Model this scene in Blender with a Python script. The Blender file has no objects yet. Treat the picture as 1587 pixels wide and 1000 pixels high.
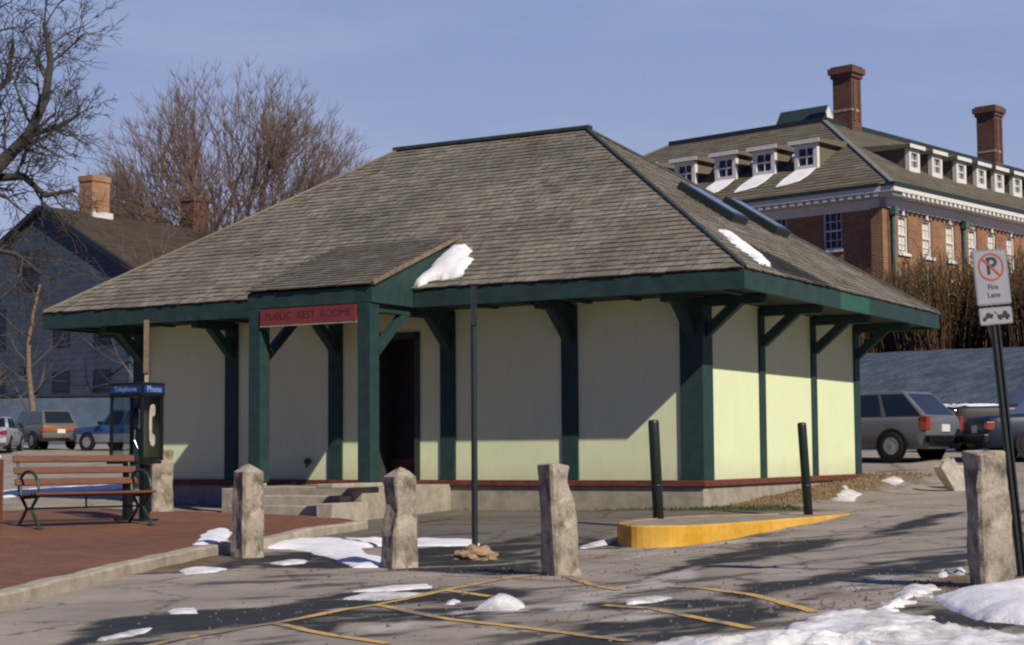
import bpy, bmesh, math, random
import numpy as np
from mathutils import Vector, Matrix, noise
R = math.radians
sc = bpy.context.scene
col = sc.collection

# ------------------------------------------------------------ camera, sky, sun
cp, sp = math.cos(.0774), math.sin(.0774)
cr, sr = math.cos(.0072), math.sin(.0072)
F_ = Vector((0, cp, sp)); U0 = Vector((0, -sp, cp)); R0 = Vector((1, 0, 0))
Rt = R0 * cr - U0 * sr
Up = R0 * sr + U0 * cr
cam_d = bpy.data.cameras.new('camera')
cam = bpy.data.objects.new('camera', cam_d); col.objects.link(cam)
M = Matrix((Rt, Up, -F_)).transposed().to_4x4()
M.translation = Vector((0, 0, .4209))
cam.matrix_world = M
cam_d.sensor_fit = 'HORIZONTAL'; cam_d.sensor_width = 36; cam_d.lens = 2636.9 / 1587 * 36
cam_d.clip_start = .1; cam_d.clip_end = 6000
sc.camera = cam

SUN = Vector((1.258, -1.881, 1.724)).normalized()
world = bpy.data.worlds.new('World'); sc.world = world; world.use_nodes = True
wn = world.node_tree.nodes; wl = world.node_tree.links
sky = wn.new('ShaderNodeTexSky'); sky.sky_type = 'NISHITA'; sky.sun_disc = False
sky.sun_elevation = math.asin(SUN.z); sky.sun_rotation = math.atan2(SUN.x, SUN.y)
sky.air_density = 1.0; sky.dust_density = .4; sky.ozone_density = 2.5; sky.altitude = 50
# a clear winter sky: the physical sky evened out with the deep even blue of the zenith, and faint high haze streaks
tcw = wn.new('ShaderNodeTexCoord'); sep = wn.new('ShaderNodeSeparateXYZ'); wl.new(tcw.outputs['Generated'], sep.inputs[0])
grad = wn.new('ShaderNodeValToRGB'); ge = grad.color_ramp.elements
ge[0].position = 0.0; ge[0].color = (.405, .455, .645, 1); ge[1].position = 1.0; ge[1].color = (.035, .075, .26, 1)
for p_, c_ in ((.27, (.25, .335, .575, 1)), (.52, (.07, .135, .38, 1))):
    el = ge.new(p_); el.color = c_
wl.new(sep.outputs['Z'], grad.inputs['Fac'])
mpw = wn.new('ShaderNodeMapping'); mpw.inputs['Scale'].default_value = (1.5, 1.5, 6)
nzw = wn.new('ShaderNodeTexNoise'); nzw.inputs['Scale'].default_value = 2.6; nzw.inputs['Detail'].default_value = 6; nzw.inputs['Roughness'].default_value = .55
wl.new(tcw.outputs['Generated'], mpw.inputs['Vector']); wl.new(mpw.outputs[0], nzw.inputs['Vector'])
rpw = wn.new('ShaderNodeValToRGB'); rpw.color_ramp.elements[0].position = .42; rpw.color_ramp.elements[1].position = .75
rpw.color_ramp.elements[0].color = (0, 0, 0, 1); rpw.color_ramp.elements[1].color = (.5, .5, .5, 1)
wl.new(nzw.outputs['Fac'], rpw.inputs['Fac'])
mxw = wn.new('ShaderNodeMix'); mxw.data_type = 'RGBA'; mxw.inputs['B'].default_value = (.47, .51, .69, 1)
wl.new(rpw.outputs[0], mxw.inputs['Factor']); wl.new(grad.outputs[0], mxw.inputs['A'])
SKY_STRENGTH = .07
# the half of the sky towards the sun is dimmed to deepen shade on walls
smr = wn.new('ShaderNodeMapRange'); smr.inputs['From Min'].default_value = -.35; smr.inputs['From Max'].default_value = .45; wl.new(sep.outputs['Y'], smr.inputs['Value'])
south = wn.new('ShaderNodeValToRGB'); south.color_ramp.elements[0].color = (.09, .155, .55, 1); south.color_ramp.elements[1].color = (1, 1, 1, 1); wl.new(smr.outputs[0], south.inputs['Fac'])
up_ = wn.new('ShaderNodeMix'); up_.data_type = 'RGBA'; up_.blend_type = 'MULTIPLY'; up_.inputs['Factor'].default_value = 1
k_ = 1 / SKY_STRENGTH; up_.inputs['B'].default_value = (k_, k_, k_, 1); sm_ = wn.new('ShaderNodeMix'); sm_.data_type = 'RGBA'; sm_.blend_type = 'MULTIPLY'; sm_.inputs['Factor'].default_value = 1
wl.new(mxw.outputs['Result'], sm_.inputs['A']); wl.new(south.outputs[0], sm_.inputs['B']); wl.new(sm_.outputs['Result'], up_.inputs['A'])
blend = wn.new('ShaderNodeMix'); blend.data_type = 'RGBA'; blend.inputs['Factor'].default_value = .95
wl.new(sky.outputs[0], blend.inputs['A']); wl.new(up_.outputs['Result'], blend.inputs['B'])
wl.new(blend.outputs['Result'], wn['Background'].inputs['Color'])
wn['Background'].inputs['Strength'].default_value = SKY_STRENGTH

sun_d = bpy.data.lights.new('sun', 'SUN'); sun_d.energy = 5.0; sun_d.angle = R(.53); sun_d.color = (1, .93, .80)
sun = bpy.data.objects.new('sun', sun_d); col.objects.link(sun)
sun.rotation_euler = SUN.to_track_quat('Z', 'Y').to_euler()
vs = sc.view_settings; vs.view_transform = 'Standard'; vs.look = 'None'; vs.exposure = 0.0; vs.gamma = 1
sc.cycles.filter_width = 2.2
sc.cycles.max_bounces = 6

# ------------------------------------------------------------ helpers
def tag(o, label=None, cat=None, group=None, kind=None):
    if label: o['label'] = label
    if cat: o['category'] = cat
    if group: o['group'] = group
    if kind: o['kind'] = kind
    return o

def thing(name, label, cat, loc=(0, 0, 0), rz=0, group=None, scale=None):
    o = bpy.data.objects.new(name, None); col.objects.link(o)
    o.location = loc; o.rotation_euler = (0, 0, rz); o.empty_display_size = .3
    return tag(o, label, cat, group)

def kids(o):
    return [c for c in bpy.data.objects if c.parent == o]

def copy_tree(o, parent=None):
    c = o.copy(); col.objects.link(c); c.parent = parent
    for ch in kids(o): copy_tree(ch, c)
    return c

class MB:
    def __init__(s): s.v = []; s.f = []; s.sh = []; s.cur = .5
    def add(s, vs_, fs):
        n = len(s.v); s.v += [tuple(p) for p in vs_]
        for f in fs: s.f.append([i + n for i in f]); s.sh.append(s.cur)
        return s
    def box(s, x0, x1, y0, y1, z0, z1):
        return s.add([(x0, y0, z0), (x1, y0, z0), (x1, y1, z0), (x0, y1, z0), (x0, y0, z1), (x1, y0, z1), (x1, y1, z1), (x0, y1, z1)],
                     [(0, 3, 2, 1), (4, 5, 6, 7), (0, 1, 5, 4), (1, 2, 6, 5), (2, 3, 7, 6), (3, 0, 4, 7)])
    def bar(s, a, b, w, h, up=(0, 0, 1)):
        a = Vector(a); b = Vector(b); d = (b - a).normalized(); u = Vector(up)
        t = d.cross(u)
        if t.length < 1e-4: t = d.cross(Vector((1, 0, 0)))
        t.normalize(); n = t.cross(d)
        P = []
        for p in (a, b):
            for i, j in ((-1, -1), (1, -1), (1, 1), (-1, 1)): P.append(p + t * i * w / 2 + n * j * h / 2)
        return s.add(P, [(0, 1, 2, 3), (7, 6, 5, 4), (0, 4, 5, 1), (1, 5, 6, 2), (2, 6, 7, 3), (3, 7, 4, 0)])
    def tube(s, pts, rad, n=8, cap=True):
        pts = [Vector(p) for p in pts]
        if not hasattr(rad, '__len__'): rad = [rad] * len(pts)
        N = len(s.v); prev = None; m = len(pts)
        for i, p in enumerate(pts):
            d = (pts[min(i + 1, m - 1)] - pts[max(i - 1, 0)])
            if d.length < 1e-9: d = Vector((0, 0, 1))
            d.normalize()
            if prev is None:
                t = d.cross(Vector((0, 0, 1)))
                if t.length < .1: t = d.cross(Vector((1, 0, 0)))
            else:
                t = prev - d * prev.dot(d)
                if t.length < 1e-6: t = d.cross(Vector((0, 1, 0)))
            t.normalize(); prev = t; b = d.cross(t)
            for k in range(n):
                a = 2 * math.pi * k / n
                s.v.append(tuple(p + (t * math.cos(a) + b * math.sin(a)) * rad[i]))
        for i in range(m - 1):
            for k in range(n):
                s.f.append([N + i * n + k, N + i * n + (k + 1) % n, N + (i + 1) * n + (k + 1) % n, N + (i + 1) * n + k]); s.sh.append(s.cur)
        if cap:
            s.f.append([N + k for k in range(n)][::-1]); s.sh.append(s.cur)
            s.f.append([N + (m - 1) * n + k for k in range(n)]); s.sh.append(s.cur)
        return s
    def prism(s, poly, lo, hi):
        """poly: list of 3d points (planar), extruded by vectors lo / hi"""
        lo = Vector(lo); hi = Vector(hi); n = len(poly)
        P = [Vector(p) + lo for p in poly] + [Vector(p) + hi for p in poly]
        return s.add(P, [list(range(n))[::-1], [n + i for i in range(n)]] + [(i, (i + 1) % n, n + (i + 1) % n, n + i) for i in range(n)])
    def lathe(s, prof, n=20, axis='z', c=(0, 0, 0)):
        N = len(s.v)
        for (r, h) in prof:
            for k in range(n):
                a = 2 * math.pi * k / n
                p = (r * math.cos(a), r * math.sin(a), h)
                if axis == 'y': p = (p[0], p[2], p[1])
                if axis == 'x': p = (p[2], p[0], p[1])
                s.v.append((p[0] + c[0], p[1] + c[1], p[2] + c[2]))
        m = len(prof)
        for i in range(m - 1):
            for k in range(n):
                s.f.append([N + i * n + k, N + i * n + (k + 1) % n, N + (i + 1) * n + (k + 1) % n, N + (i + 1) * n + k]); s.sh.append(s.cur)
        s.f.append([N + k for k in range(n)][::-1]); s.sh.append(s.cur)
        s.f.append([N + (m - 1) * n + k for k in range(n)]); s.sh.append(s.cur)
        return s
    def build(s, name, mat, parent=None, bevel=0, smooth=False, loc=None, rz=None, fixn=True, subsurf=0):
        me = bpy.data.meshes.new(name)
        me.from_pydata(s.v, [], s.f)
        if fixn and len(s.f) < 20000:
            bm = bmesh.new(); bm.from_mesh(me)
            lay = bm.faces.layers.int.new('fi')
            bm.faces.ensure_lookup_table()
            for i, f in enumerate(bm.faces): f[lay] = i
            bmesh.ops.recalc_face_normals(bm, faces=bm.faces)
            bm.to_mesh(me); bm.free()
        me.update()
        # uv: u along the horizontal tangent of each face, v up its slope
        nf = len(me.polygons)
        if nf:
            nl = len(me.loops)
            nor = np.empty(nf * 3, np.float32); me.polygons.foreach_get('normal', nor); nor = nor.reshape(-1, 3)
            tot = np.empty(nf, np.int32); me.polygons.foreach_get('loop_total', tot)
            vi = np.empty(nl, np.int32); me.loops.foreach_get('vertex_index', vi)
            co = np.empty(len(me.vertices) * 3, np.float32); me.vertices.foreach_get('co', co); co = co.reshape(-1, 3)
            t = np.stack([-nor[:, 1], nor[:, 0], np.zeros(nf)], 1); ln = np.linalg.norm(t, axis=1)
            flat = ln < .02; t[flat] = (1, 0, 0); ln[flat] = 1; t /= ln[:, None]
            b = np.cross(nor, t)
            fi = np.repeat(np.arange(nf), tot); P = co[vi]
            uv = np.stack([(P * t[fi]).sum(1), (P * b[fi]).sum(1)], 1).astype(np.float32)
            ul = me.uv_layers.new(name='UVMap'); ul.data.foreach_set('uv', uv.ravel())
            at = me.attributes.new('shade', 'FLOAT', 'FACE')
            sh = np.array(s.sh, np.float32)
            if len(sh) == nf: at.data.foreach_set('value', sh)
            if smooth: me.polygons.foreach_set('use_smooth', np.ones(nf, bool))
        if mat: me.materials.append(mat)
        o = bpy.data.objects.new(name, me); col.objects.link(o)
        if parent: o.parent = parent
        if loc is not None: o.location = loc
        if rz is not None: o.rotation_euler = (0, 0, rz)
        if bevel:
            md = o.modifiers.new('bevel', 'BEVEL'); md.width = bevel; md.segments = 2; md.limit_method = 'ANGLE'; md.angle_limit = R(40)
        if subsurf:
            md = o.modifiers.new('sub', 'SUBSURF'); md.levels = subsurf; md.render_levels = subsurf
        return o

def text_mesh(body, size, name, mat, parent, loc, rot, depth=.002, bold=0):
    cu = bpy.data.curves.new('t', 'FONT'); cu.body = body; cu.size = size; cu.align_x = 'CENTER'; cu.align_y = 'CENTER'; cu.extrude = depth; cu.offset = bold
    to = bpy.data.objects.new('t', cu); col.objects.link(to)
    dg = bpy.context.evaluated_depsgraph_get()
    me = bpy.data.meshes.new_from_object(to.evaluated_get(dg))
    bpy.data.objects.remove(to); me.materials.clear(); me.materials.append(mat); me.name = name
    o = bpy.data.objects.new(name, me); col.objects.link(o); o.parent = parent
    o.location = loc; o.rotation_euler = rot
    return o

# ------------------------------------------------------------ materials
def new_mat(name):
    m = bpy.data.materials.new(name); m.use_nodes = True
    return m, m.node_tree.nodes, m.node_tree.links, m.node_tree.nodes['Principled BSDF']

def N(nodes, kind, **kw):
    n = nodes.new(kind)
    for k, v in kw.items():
        if k in n.inputs: n.inputs[k].default_value = v
        else: setattr(n, k, v)
    return n

def mixc(nodes, links, fac, a, b, mode='MIX'):
    m = nodes.new('ShaderNodeMix'); m.data_type = 'RGBA'; m.blend_type = mode
    for sock, v in (('Factor', fac), ('A', a), ('B', b)):
        if hasattr(v, 'links') or hasattr(v, 'is_linked'): links.new(v, m.inputs[sock])
        elif sock == 'Factor': m.inputs[sock].default_value = v
        else: m.inputs[sock].default_value = (*v, 1)
    return m.outputs['Result']

def ramp(nodes, links, src, p0, p1, c0=(0, 0, 0), c1=(1, 1, 1)):
    r = nodes.new('ShaderNodeValToRGB'); e = r.color_ramp.elements
    e[0].position = p0; e[1].position = p1; e[0].color = (*c0, 1); e[1].color = (*c1, 1)
    links.new(src, r.inputs['Fac']); return r.outputs['Color']

def bump(nodes, links, b, src, strength=.3, dist=.02):
    bp = N(nodes, 'ShaderNodeBump', Strength=strength, Distance=dist)
    links.new(src, bp.inputs['Height']); links.new(bp.outputs[0], b.inputs['Normal'])

def simple(name, c, rough=.6, var=.25, scale=6, metal=0, bmp=.15, c2=None, stretch=(1, 1, 1), spec=.4, detail=5):
    m, n, l, b = new_mat(name)
    tc = N(n, 'ShaderNodeTexCoord'); mp = N(n, 'ShaderNodeMapping'); mp.inputs['Scale'].default_value = stretch
    l.new(tc.outputs['Object'], mp.inputs['Vector'])
    nz = N(n, 'ShaderNodeTexNoise', Scale=scale, Detail=detail, Roughness=.65); l.new(mp.outputs[0], nz.inputs['Vector'])
    lo = tuple(x * (1 - var) for x in c); hi = c2 if c2 else tuple(min(1, x * (1 + var)) for x in c)
    l.new(ramp(n, l, nz.outputs['Fac'], .3, .72, lo, hi), b.inputs['Base Color'])
    b.inputs['Roughness'].default_value = rough; b.inputs['Metallic'].default_value = metal
    b.inputs['Specular IOR Level'].default_value = spec
    if bmp: bump(n, l, b, nz.outputs['Fac'], bmp, .01)
    return m

def brick_mat(name, c1, c2, mortar, w=.22, h=.075, ms=.012, rough=.85, bmp=.3, weather=.4):
    m, n, l, b = new_mat(name)
    tc = N(n, 'ShaderNodeTexCoord')
    bt = N(n, 'ShaderNodeTexBrick', Scale=1.0); bt.inputs['Brick Width'].default_value = w; bt.inputs['Row Height'].default_value = h
    bt.inputs['Mortar Size'].default_value = ms; bt.inputs['Color1'].default_value = (*c1, 1); bt.inputs['Color2'].default_value = (*c2, 1)
    bt.inputs['Mortar'].default_value = (*mortar, 1); bt.inputs['Bias'].default_value = -.1
    l.new(tc.outputs['UV'], bt.inputs['Vector'])
    nz = N(n, 'ShaderNodeTexNoise', Scale=.6, Detail=7, Roughness=.7); l.new(tc.outputs['Object'], nz.inputs['Vector'])
    f = ramp(n, l, nz.outputs['Fac'], .3, .75, (1 - weather,) * 3, (1.15,) * 3)
    l.new(mixc(n, l, 1.0, bt.outputs['Color'], f, 'MULTIPLY'), b.inputs['Base Color'])
    b.inputs['Roughness'].default_value = rough
    bump(n, l, b, bt.outputs['Fac'], -bmp, .01)
    return m

def shingle_mat(name, ca, cb, stain=None, moss=(.105, .092, .068)):
    m, n, l, b = new_mat(name)
    at = N(n, 'ShaderNodeAttribute', attribute_name='shade')
    tc = N(n, 'ShaderNodeTexCoord')
    mp = N(n, 'ShaderNodeMapping'); mp.inputs['Scale'].default_value = (9, .9, 1); l.new(tc.outputs['UV'], mp.inputs['Vector'])
    n1 = N(n, 'ShaderNodeTexNoise', Scale=2.2, Detail=4, Roughness=.6); l.new(mp.outputs[0], n1.inputs['Vector'])
    n2 = N(n, 'ShaderNodeTexNoise', Scale=.55, Detail=6, Roughness=.65); l.new(tc.outputs['Object'], n2.inputs['Vector'])
    base = mixc(n, l, at.outputs['Fac'], ca, cb)
    g = ramp(n, l, n1.outputs['Fac'], .3, .7, (.72,) * 3, (1.2,) * 3)
    c = mixc(n, l, 1.0, base, g, 'MULTIPLY')
    pf = ramp(n, l, n2.outputs['Fac'], .42, .68, (0, 0, 0), (.75,) * 3)
    c = mixc(n, l, pf, c, moss)
    if stain:
        sa = N(n, 'ShaderNodeAttribute', attribute_name='stain')
        c = mixc(n, l, sa.outputs['Fac'], c, stain)
    l.new(c, b.inputs['Base Color']); b.inputs['Roughness'].default_value = .9
    b.inputs['Specular IOR Level'].default_value = .2
    bump(n, l, b, n1.outputs['Fac'], .35, .01)
    return m

MAT = {}
def stucco():
    m, n, l, b = new_mat('stucco_cream')
    tc = N(n, 'ShaderNodeTexCoord'); sx = N(n, 'ShaderNodeSeparateXYZ'); l.new(tc.outputs['Object'], sx.inputs[0])
    n1 = N(n, 'ShaderNodeTexNoise', Scale=1.4, Detail=8, Roughness=.7); l.new(tc.outputs['Object'], n1.inputs['Vector'])
    mp = N(n, 'ShaderNodeMapping'); mp.inputs['Scale'].default_value = (5, 5, .5); l.new(tc.outputs['Object'], mp.inputs['Vector'])
    n2 = N(n, 'ShaderNodeTexNoise', Scale=1.5, Detail=6, Roughness=.65); l.new(mp.outputs[0], n2.inputs['Vector'])
    n3 = N(n, 'ShaderNodeTexNoise', Scale=90, Detail=3); l.new(tc.outputs['Object'], n3.inputs['Vector'])
    c = ramp(n, l, n1.outputs['Fac'], .25, .75, (.62, .665, .41), (.69, .735, .465))
    c = mixc(n, l, ramp(n, l, n2.outputs['Fac'], .55, .78, (0, 0, 0), (.30,) * 3), c, (.47, .49, .34))
    # splash dirt low on the wall, with a ragged upper edge
    ad = N(n, 'ShaderNodeMath', operation='MULTIPLY_ADD'); l.new(n1.outputs['Fac'], ad.inputs[0]); ad.inputs[1].default_value = -.9; l.new(sx.outputs['Z'], ad.inputs[2])
    d = ramp(n, l, ad.outputs[0], 0.0, .30, (1, 1, 1), (0, 0, 0))
    ra = [x for x in n if x.type == 'VALTORGB'][-1]
    mr = N(n, 'ShaderNodeMapRange'); mr.inputs['From Min'].default_value = -.5; mr.inputs['From Max'].default_value = -.12; mr.inputs['To Min'].default_value = .42; mr.inputs['To Max'].default_value = 0
    l.new(ad.outputs[0], mr.inputs['Value'])
    c = mixc(n, l, mr.outputs[0], c, (.40, .36, .24))
    l.new(c, b.inputs['Base Color']); b.inputs['Roughness'].default_value = .95; b.inputs['Specular IOR Level'].default_value = .15
    bump(n, l, b, n3.outputs['Fac'], .25, .008)
    return m
MAT['wall'] = stucco()
MAT['green'] = simple('green_paint', (.022, .047, .044), .55, .22, 5, bmp=.1, spec=.2)
MAT['greenlit'] = simple('green_paint_lit', (.02, .085, .05), .5, .2, 5, bmp=.1)  # lit copy of the green, sunlight put into the colour of one fascia stretch
MAT['red'] = simple('oxide_red_beam', (.13, .038, .022), .75, .35, 9, bmp=.2)
MAT['concrete'] = simple('old_concrete', (.30, .265, .205), .9, .3, 4, bmp=.35)
MAT['stone_step'] = simple('granite_step', (.34, .30, .24), .9, .25, 6, bmp=.3)
MAT['soffit'] = simple('soffit_boards', (.03, .04, .032), .8, .3, 4)
MAT['door'] = simple('dark_door', (.018, .016, .014), .55, .3, 5)
MAT['shingle'] = shingle_mat('cedar_shingle', (.145, .128, .102), (.265, .24, .19), stain=(.02, .021, .024))
MAT['shingle_dark'] = shingle_mat('cedar_shingle_dark', (.12, .105, .085), (.185, .165, .13))
MAT['ridge'] = simple('ridge_flashing', (.03, .042, .034), .6, .3, 6)
MAT['signred'] = simple('sign_red', (.17, .032, .03), .5, .12, 8, bmp=.03)
MAT['signtext'] = simple('sign_text', (.06, .014, .012), .6, .1, 8, bmp=0)
MAT['granite'] = None
MAT['steel'] = simple('dark_steel', (.012, .02, .018), .4, .4, 14, bmp=.08, spec=.5)
MAT['iron'] = simple('green_iron', (.012, .045, .03), .45, .3, 12, bmp=.08, spec=.5)
MAT['wood'] = simple('bench_wood', (.125, .045, .022), .6, .35, 14, bmp=.2, stretch=(.4, 6, 6))
MAT['black'] = simple('black_plastic', (.006, .007, .008), .45, .2, 10, bmp=0)
MAT['rubber'] = simple('rubber', (.012, .012, .013), .85, .25, 12, bmp=.1)
MAT['chrome'] = simple('chrome', (.55, .56, .55), .25, .1, 10, metal=1, bmp=0)
MAT['alloy'] = simple('wheel_metal', (.42, .42, .42), .4, .2, 10, metal=.7, bmp=0)
MAT['white'] = simple('white_paint', (.74, .72, .68), .6, .08, 5, bmp=.05)
MAT['signwhite'] = simple('sign_white', (.235, .235, .26), .55, .08, 5, bmp=.02)
MAT['signback'] = simple('sign_rim', (.15, .17, .18), .5, .12, 8, bmp=0)
MAT['signringred'] = simple('sign_ring_red', (.32, .045, .035), .5, .1, 8, bmp=0)
MAT['ink'] = simple('sign_ink', (.015, .016, .022), .6, .1, 8, bmp=0)
MAT['blue'] = simple('phone_blue', (.010, .035, .13), .35, .15, 8, bmp=0)
MAT['paleblue'] = simple('pale_blue_letters', (.18, .28, .48), .4, .1, 8, bmp=0)
def yellow_mat():
    m, n, l, b = new_mat('kerb_yellow')
    tc = N(n, 'ShaderNodeTexCoord')
    n1 = N(n, 'ShaderNodeTexNoise', Scale=1.3, Detail=7, Roughness=.7); l.new(tc.outputs['Object'], n1.inputs['Vector'])
    n2 = N(n, 'ShaderNodeTexNoise', Scale=11, Detail=7, Roughness=.75); l.new(tc.outputs['Object'], n2.inputs['Vector'])
    c = ramp(n, l, n1.outputs['Fac'], .35, .68, (.50, .25, .018), (.70, .43, .085))
    ad = N(n, 'ShaderNodeMath', operation='ADD'); l.new(n1.outputs['Fac'], ad.inputs[0]); l.new(n2.outputs['Fac'], ad.inputs[1])
    c = mixc(n, l, ramp(n, l, ad.outputs[0], 1.10, 1.18, (0, 0, 0), (.75,) * 3), c, (.52, .42, .24))
    c = mixc(n, l, ramp(n, l, n2.outputs['Fac'], .30, .40, (.7,) * 3, (0, 0, 0)), c, (.19, .14, .08))
    l.new(c, b.inputs['Base Color']); b.inputs['Roughness'].default_value = .8; b.inputs['Specular IOR Level'].default_value = .2
    bump(n, l, b, n2.outputs['Fac'], .5, .015)
    return m
MAT['yellow'] = yellow_mat()
MAT['line'] = simple('road_yellow', (.50, .28, .06), .8, .4, 9, bmp=.1, c2=(.62, .40, .12))
MAT['bark'] = simple('bark_dark', (.045, .04, .036), .95, .35, 8, bmp=.4)
MAT['barktan'] = simple('bark_tan', (.17, .125, .085), .95, .35, 8, bmp=.4)
MAT['twig'] = simple('twig_brown', (.19, .128, .095), .9, .3, 3, bmp=0)
MAT['twigdark'] = simple('twig_grey', (.07, .06, .056), .9, .3, 3, bmp=0)
MAT['shrub'] = simple('shrub_stems', (.135, .082, .035), .9, .4, 3, bmp=0)
MAT['shrubb'] = simple('shrub_stems_dark', (.085, .052, .028), .9, .4, 3, bmp=0)
MAT['brick'] = brick_mat('brick_wall', (.225, .092, .042), (.295, .135, .062), (.34, .25, .17), w=.4, h=.14, ms=.012)
MAT['brickdark'] = brick_mat('brick_chimney', (.095, .032, .022), (.14, .048, .03), (.20, .15, .12), w=.4, h=.14, ms=.012)
MAT['brickold'] = brick_mat('brick_old', (.36, .17, .075), (.27, .11, .05), (.34, .27, .18), w=.32, h=.12, ms=.014)
MAT['slate'] = shingle_mat('slate_roof', (.10, .088, .066), (.175, .155, .118), moss=(.125, .105, .07))
MAT['houseroof'] = shingle_mat('asphalt_roof', (.05, .038, .028), (.085, .066, .046), moss=(.06, .04, .026))
MAT['trim'] = simple('white_trim', (.62, .60, .56), .7, .08, 3, bmp=.05)
def clapboard():
    m, n, l, b = new_mat('shaded_blue_clapboard')
    tc = N(n, 'ShaderNodeTexCoord'); w = N(n, 'ShaderNodeTexWave', Scale=1.05, Distortion=.15); w.bands_direction = 'Z'; w.wave_profile = 'SAW'
    l.new(tc.outputs['Object'], w.inputs['Vector']); nz = N(n, 'ShaderNodeTexNoise', Scale=.9, Detail=7, Roughness=.7); l.new(tc.outputs['Object'], nz.inputs['Vector'])
    c = ramp(n, l, nz.outputs['Fac'], .3, .72, (.026, .040, .064), (.062, .086, .125))  # blue darkened so the gable's shade sits in the paint colour
    g = ramp(n, l, w.outputs['Fac'], .0, .22, (.45,) * 3, (1.05,) * 3)
    l.new(mixc(n, l, 1.0, c, g, 'MULTIPLY'), b.inputs['Base Color']); b.inputs['Roughness'].default_value = .8
    bump(n, l, b, w.outputs['Fac'], .5, .03)
    return m
MAT['house'] = clapboard()
MAT['housedark'] = simple('dark_trim', (.012, .018, .026), .7, .3, 4)
MAT['retain'] = simple('blue_grey_wall', (.065, .098, .145), .9, .3, 1.5, bmp=.3)
MAT['gutter'] = simple('dark_gutter', (.02, .028, .026), .5, .3, 4)
MAT['lead'] = simple('lead_hip', (.15, .15, .14), .7, .25, 4)
MAT['darkcopper'] = simple('dark_copper', (.02, .04, .038), .6, .3, 4)
MAT['blind'] = simple('window_blind', (.62, .58, .52), .8, .1, 4, bmp=0)
MAT['palestone'] = simple('pale_stone', (.42, .37, .31), .9, .3, 6, bmp=.5)
MAT['drain'] = simple('copper_green', (.06, .12, .115), .6, .3, 4)
MAT['rubble'] = simple('rubble_concrete', (.30, .20, .115), .95, .4, 9, bmp=.5)

def glass_mat(name, c, rough=.08):
    m, n, l, b = new_mat(name)
    b.inputs['Base Color'].default_value = (*c, 1); b.inputs['Roughness'].default_value = rough
    b.inputs['Specular IOR Level'].default_value = .6
    tc = N(n, 'ShaderNodeTexCoord'); nz = N(n, 'ShaderNodeTexNoise', Scale=1.5, Detail=2); l.new(tc.outputs['Object'], nz.inputs['Vector'])
    bump(n, l, b, nz.outputs['Fac'], .05, .01)
    return m
MAT['glass'] = glass_mat('dark_glass', (.012, .018, .022))
MAT['skyglass'] = glass_mat('skylight_glass', (.05, .08, .13), .15)
def clear_mat():
    m, n, l, b = new_mat('clear_panel')
    tr = N(n, 'ShaderNodeBsdfTransparent'); gl = N(n, 'ShaderNodeBsdfGlossy', Roughness=.05); tr.inputs[0].default_value = (.82, .86, .88, 1)
    mx = N(n, 'ShaderNodeMixShader'); fr = N(n, 'ShaderNodeFresnel', IOR=1.35)
    l.new(fr.outputs[0], mx.inputs[0]); l.new(tr.outputs[0], mx.inputs[1]); l.new(gl.outputs[0], mx.inputs[2])
    l.new(mx.outputs[0], n['Material Output'].inputs['Surface']); return m
MAT['clear'] = clear_mat()

def granite_mat():
    m, n, l, b = new_mat('rough_granite')
    tc = N(n, 'ShaderNodeTexCoord')
    n1 = N(n, 'ShaderNodeTexNoise', Scale=4.5, Detail=9, Roughness=.72, Distortion=.6); l.new(tc.outputs['Object'], n1.inputs['Vector'])
    mp = N(n, 'ShaderNodeMapping'); mp.inputs['Scale'].default_value = (6, 6, 3.4); l.new(tc.outputs['Object'], mp.inputs['Vector'])
    n2 = N(n, 'ShaderNodeTexNoise', Scale=1.1, Detail=6, Roughness=.6); l.new(mp.outputs[0], n2.inputs['Vector'])
    n3 = N(n, 'ShaderNodeTexNoise', Scale=60, Detail=2); l.new(tc.outputs['Object'], n3.inputs['Vector'])
    c = ramp(n, l, n1.outputs['Fac'], .30, .66, (.17, .14, .108), (.47, .405, .32))
    s = ramp(n, l, n2.outputs['Fac'], .48, .64, (0, 0, 0), (.85,) * 3)
    c = mixc(n, l, s, c, (.085, .075, .052))
    g = ramp(n, l, n3.outputs['Fac'], .3, .7, (.82,) * 3, (1.15,) * 3)
    l.new(mixc(n, l, 1.0, c, g, 'MULTIPLY'), b.inputs['Base Color']); b.inputs['Roughness'].default_value = .92
    b.inputs['Specular IOR Level'].default_value = .2
    bump(n, l, b, n1.outputs['Fac'], .7, .03)
    return m
MAT['granite'] = granite_mat()

def snow_mat(name, dirty):
    m, n, l, b = new_mat(name)
    tc = N(n, 'ShaderNodeTexCoord'); nz = N(n, 'ShaderNodeTexNoise', Scale=2.0, Detail=10, Roughness=.75); l.new(tc.outputs['Object'], nz.inputs['Vector'])
    l.new(ramp(n, l, nz.outputs['Fac'], .38, .60, dirty, (.80, .79, .80)), b.inputs['Base Color'])
    b.inputs['Roughness'].default_value = .75; b.inputs['Specular IOR Level'].default_value = .3
    nb = N(n, 'ShaderNodeTexNoise', Scale=22, Detail=5, Roughness=.7); l.new(tc.outputs['Object'], nb.inputs['Vector'])
    bump(n, l, b, nb.outputs['Fac'], .45, .03)
    return m
MAT['snow'] = snow_mat('snow_clean', (.66, .65, .68))
MAT['snowdirty'] = snow_mat('snow_ploughed', (.33, .31, .30))

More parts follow.
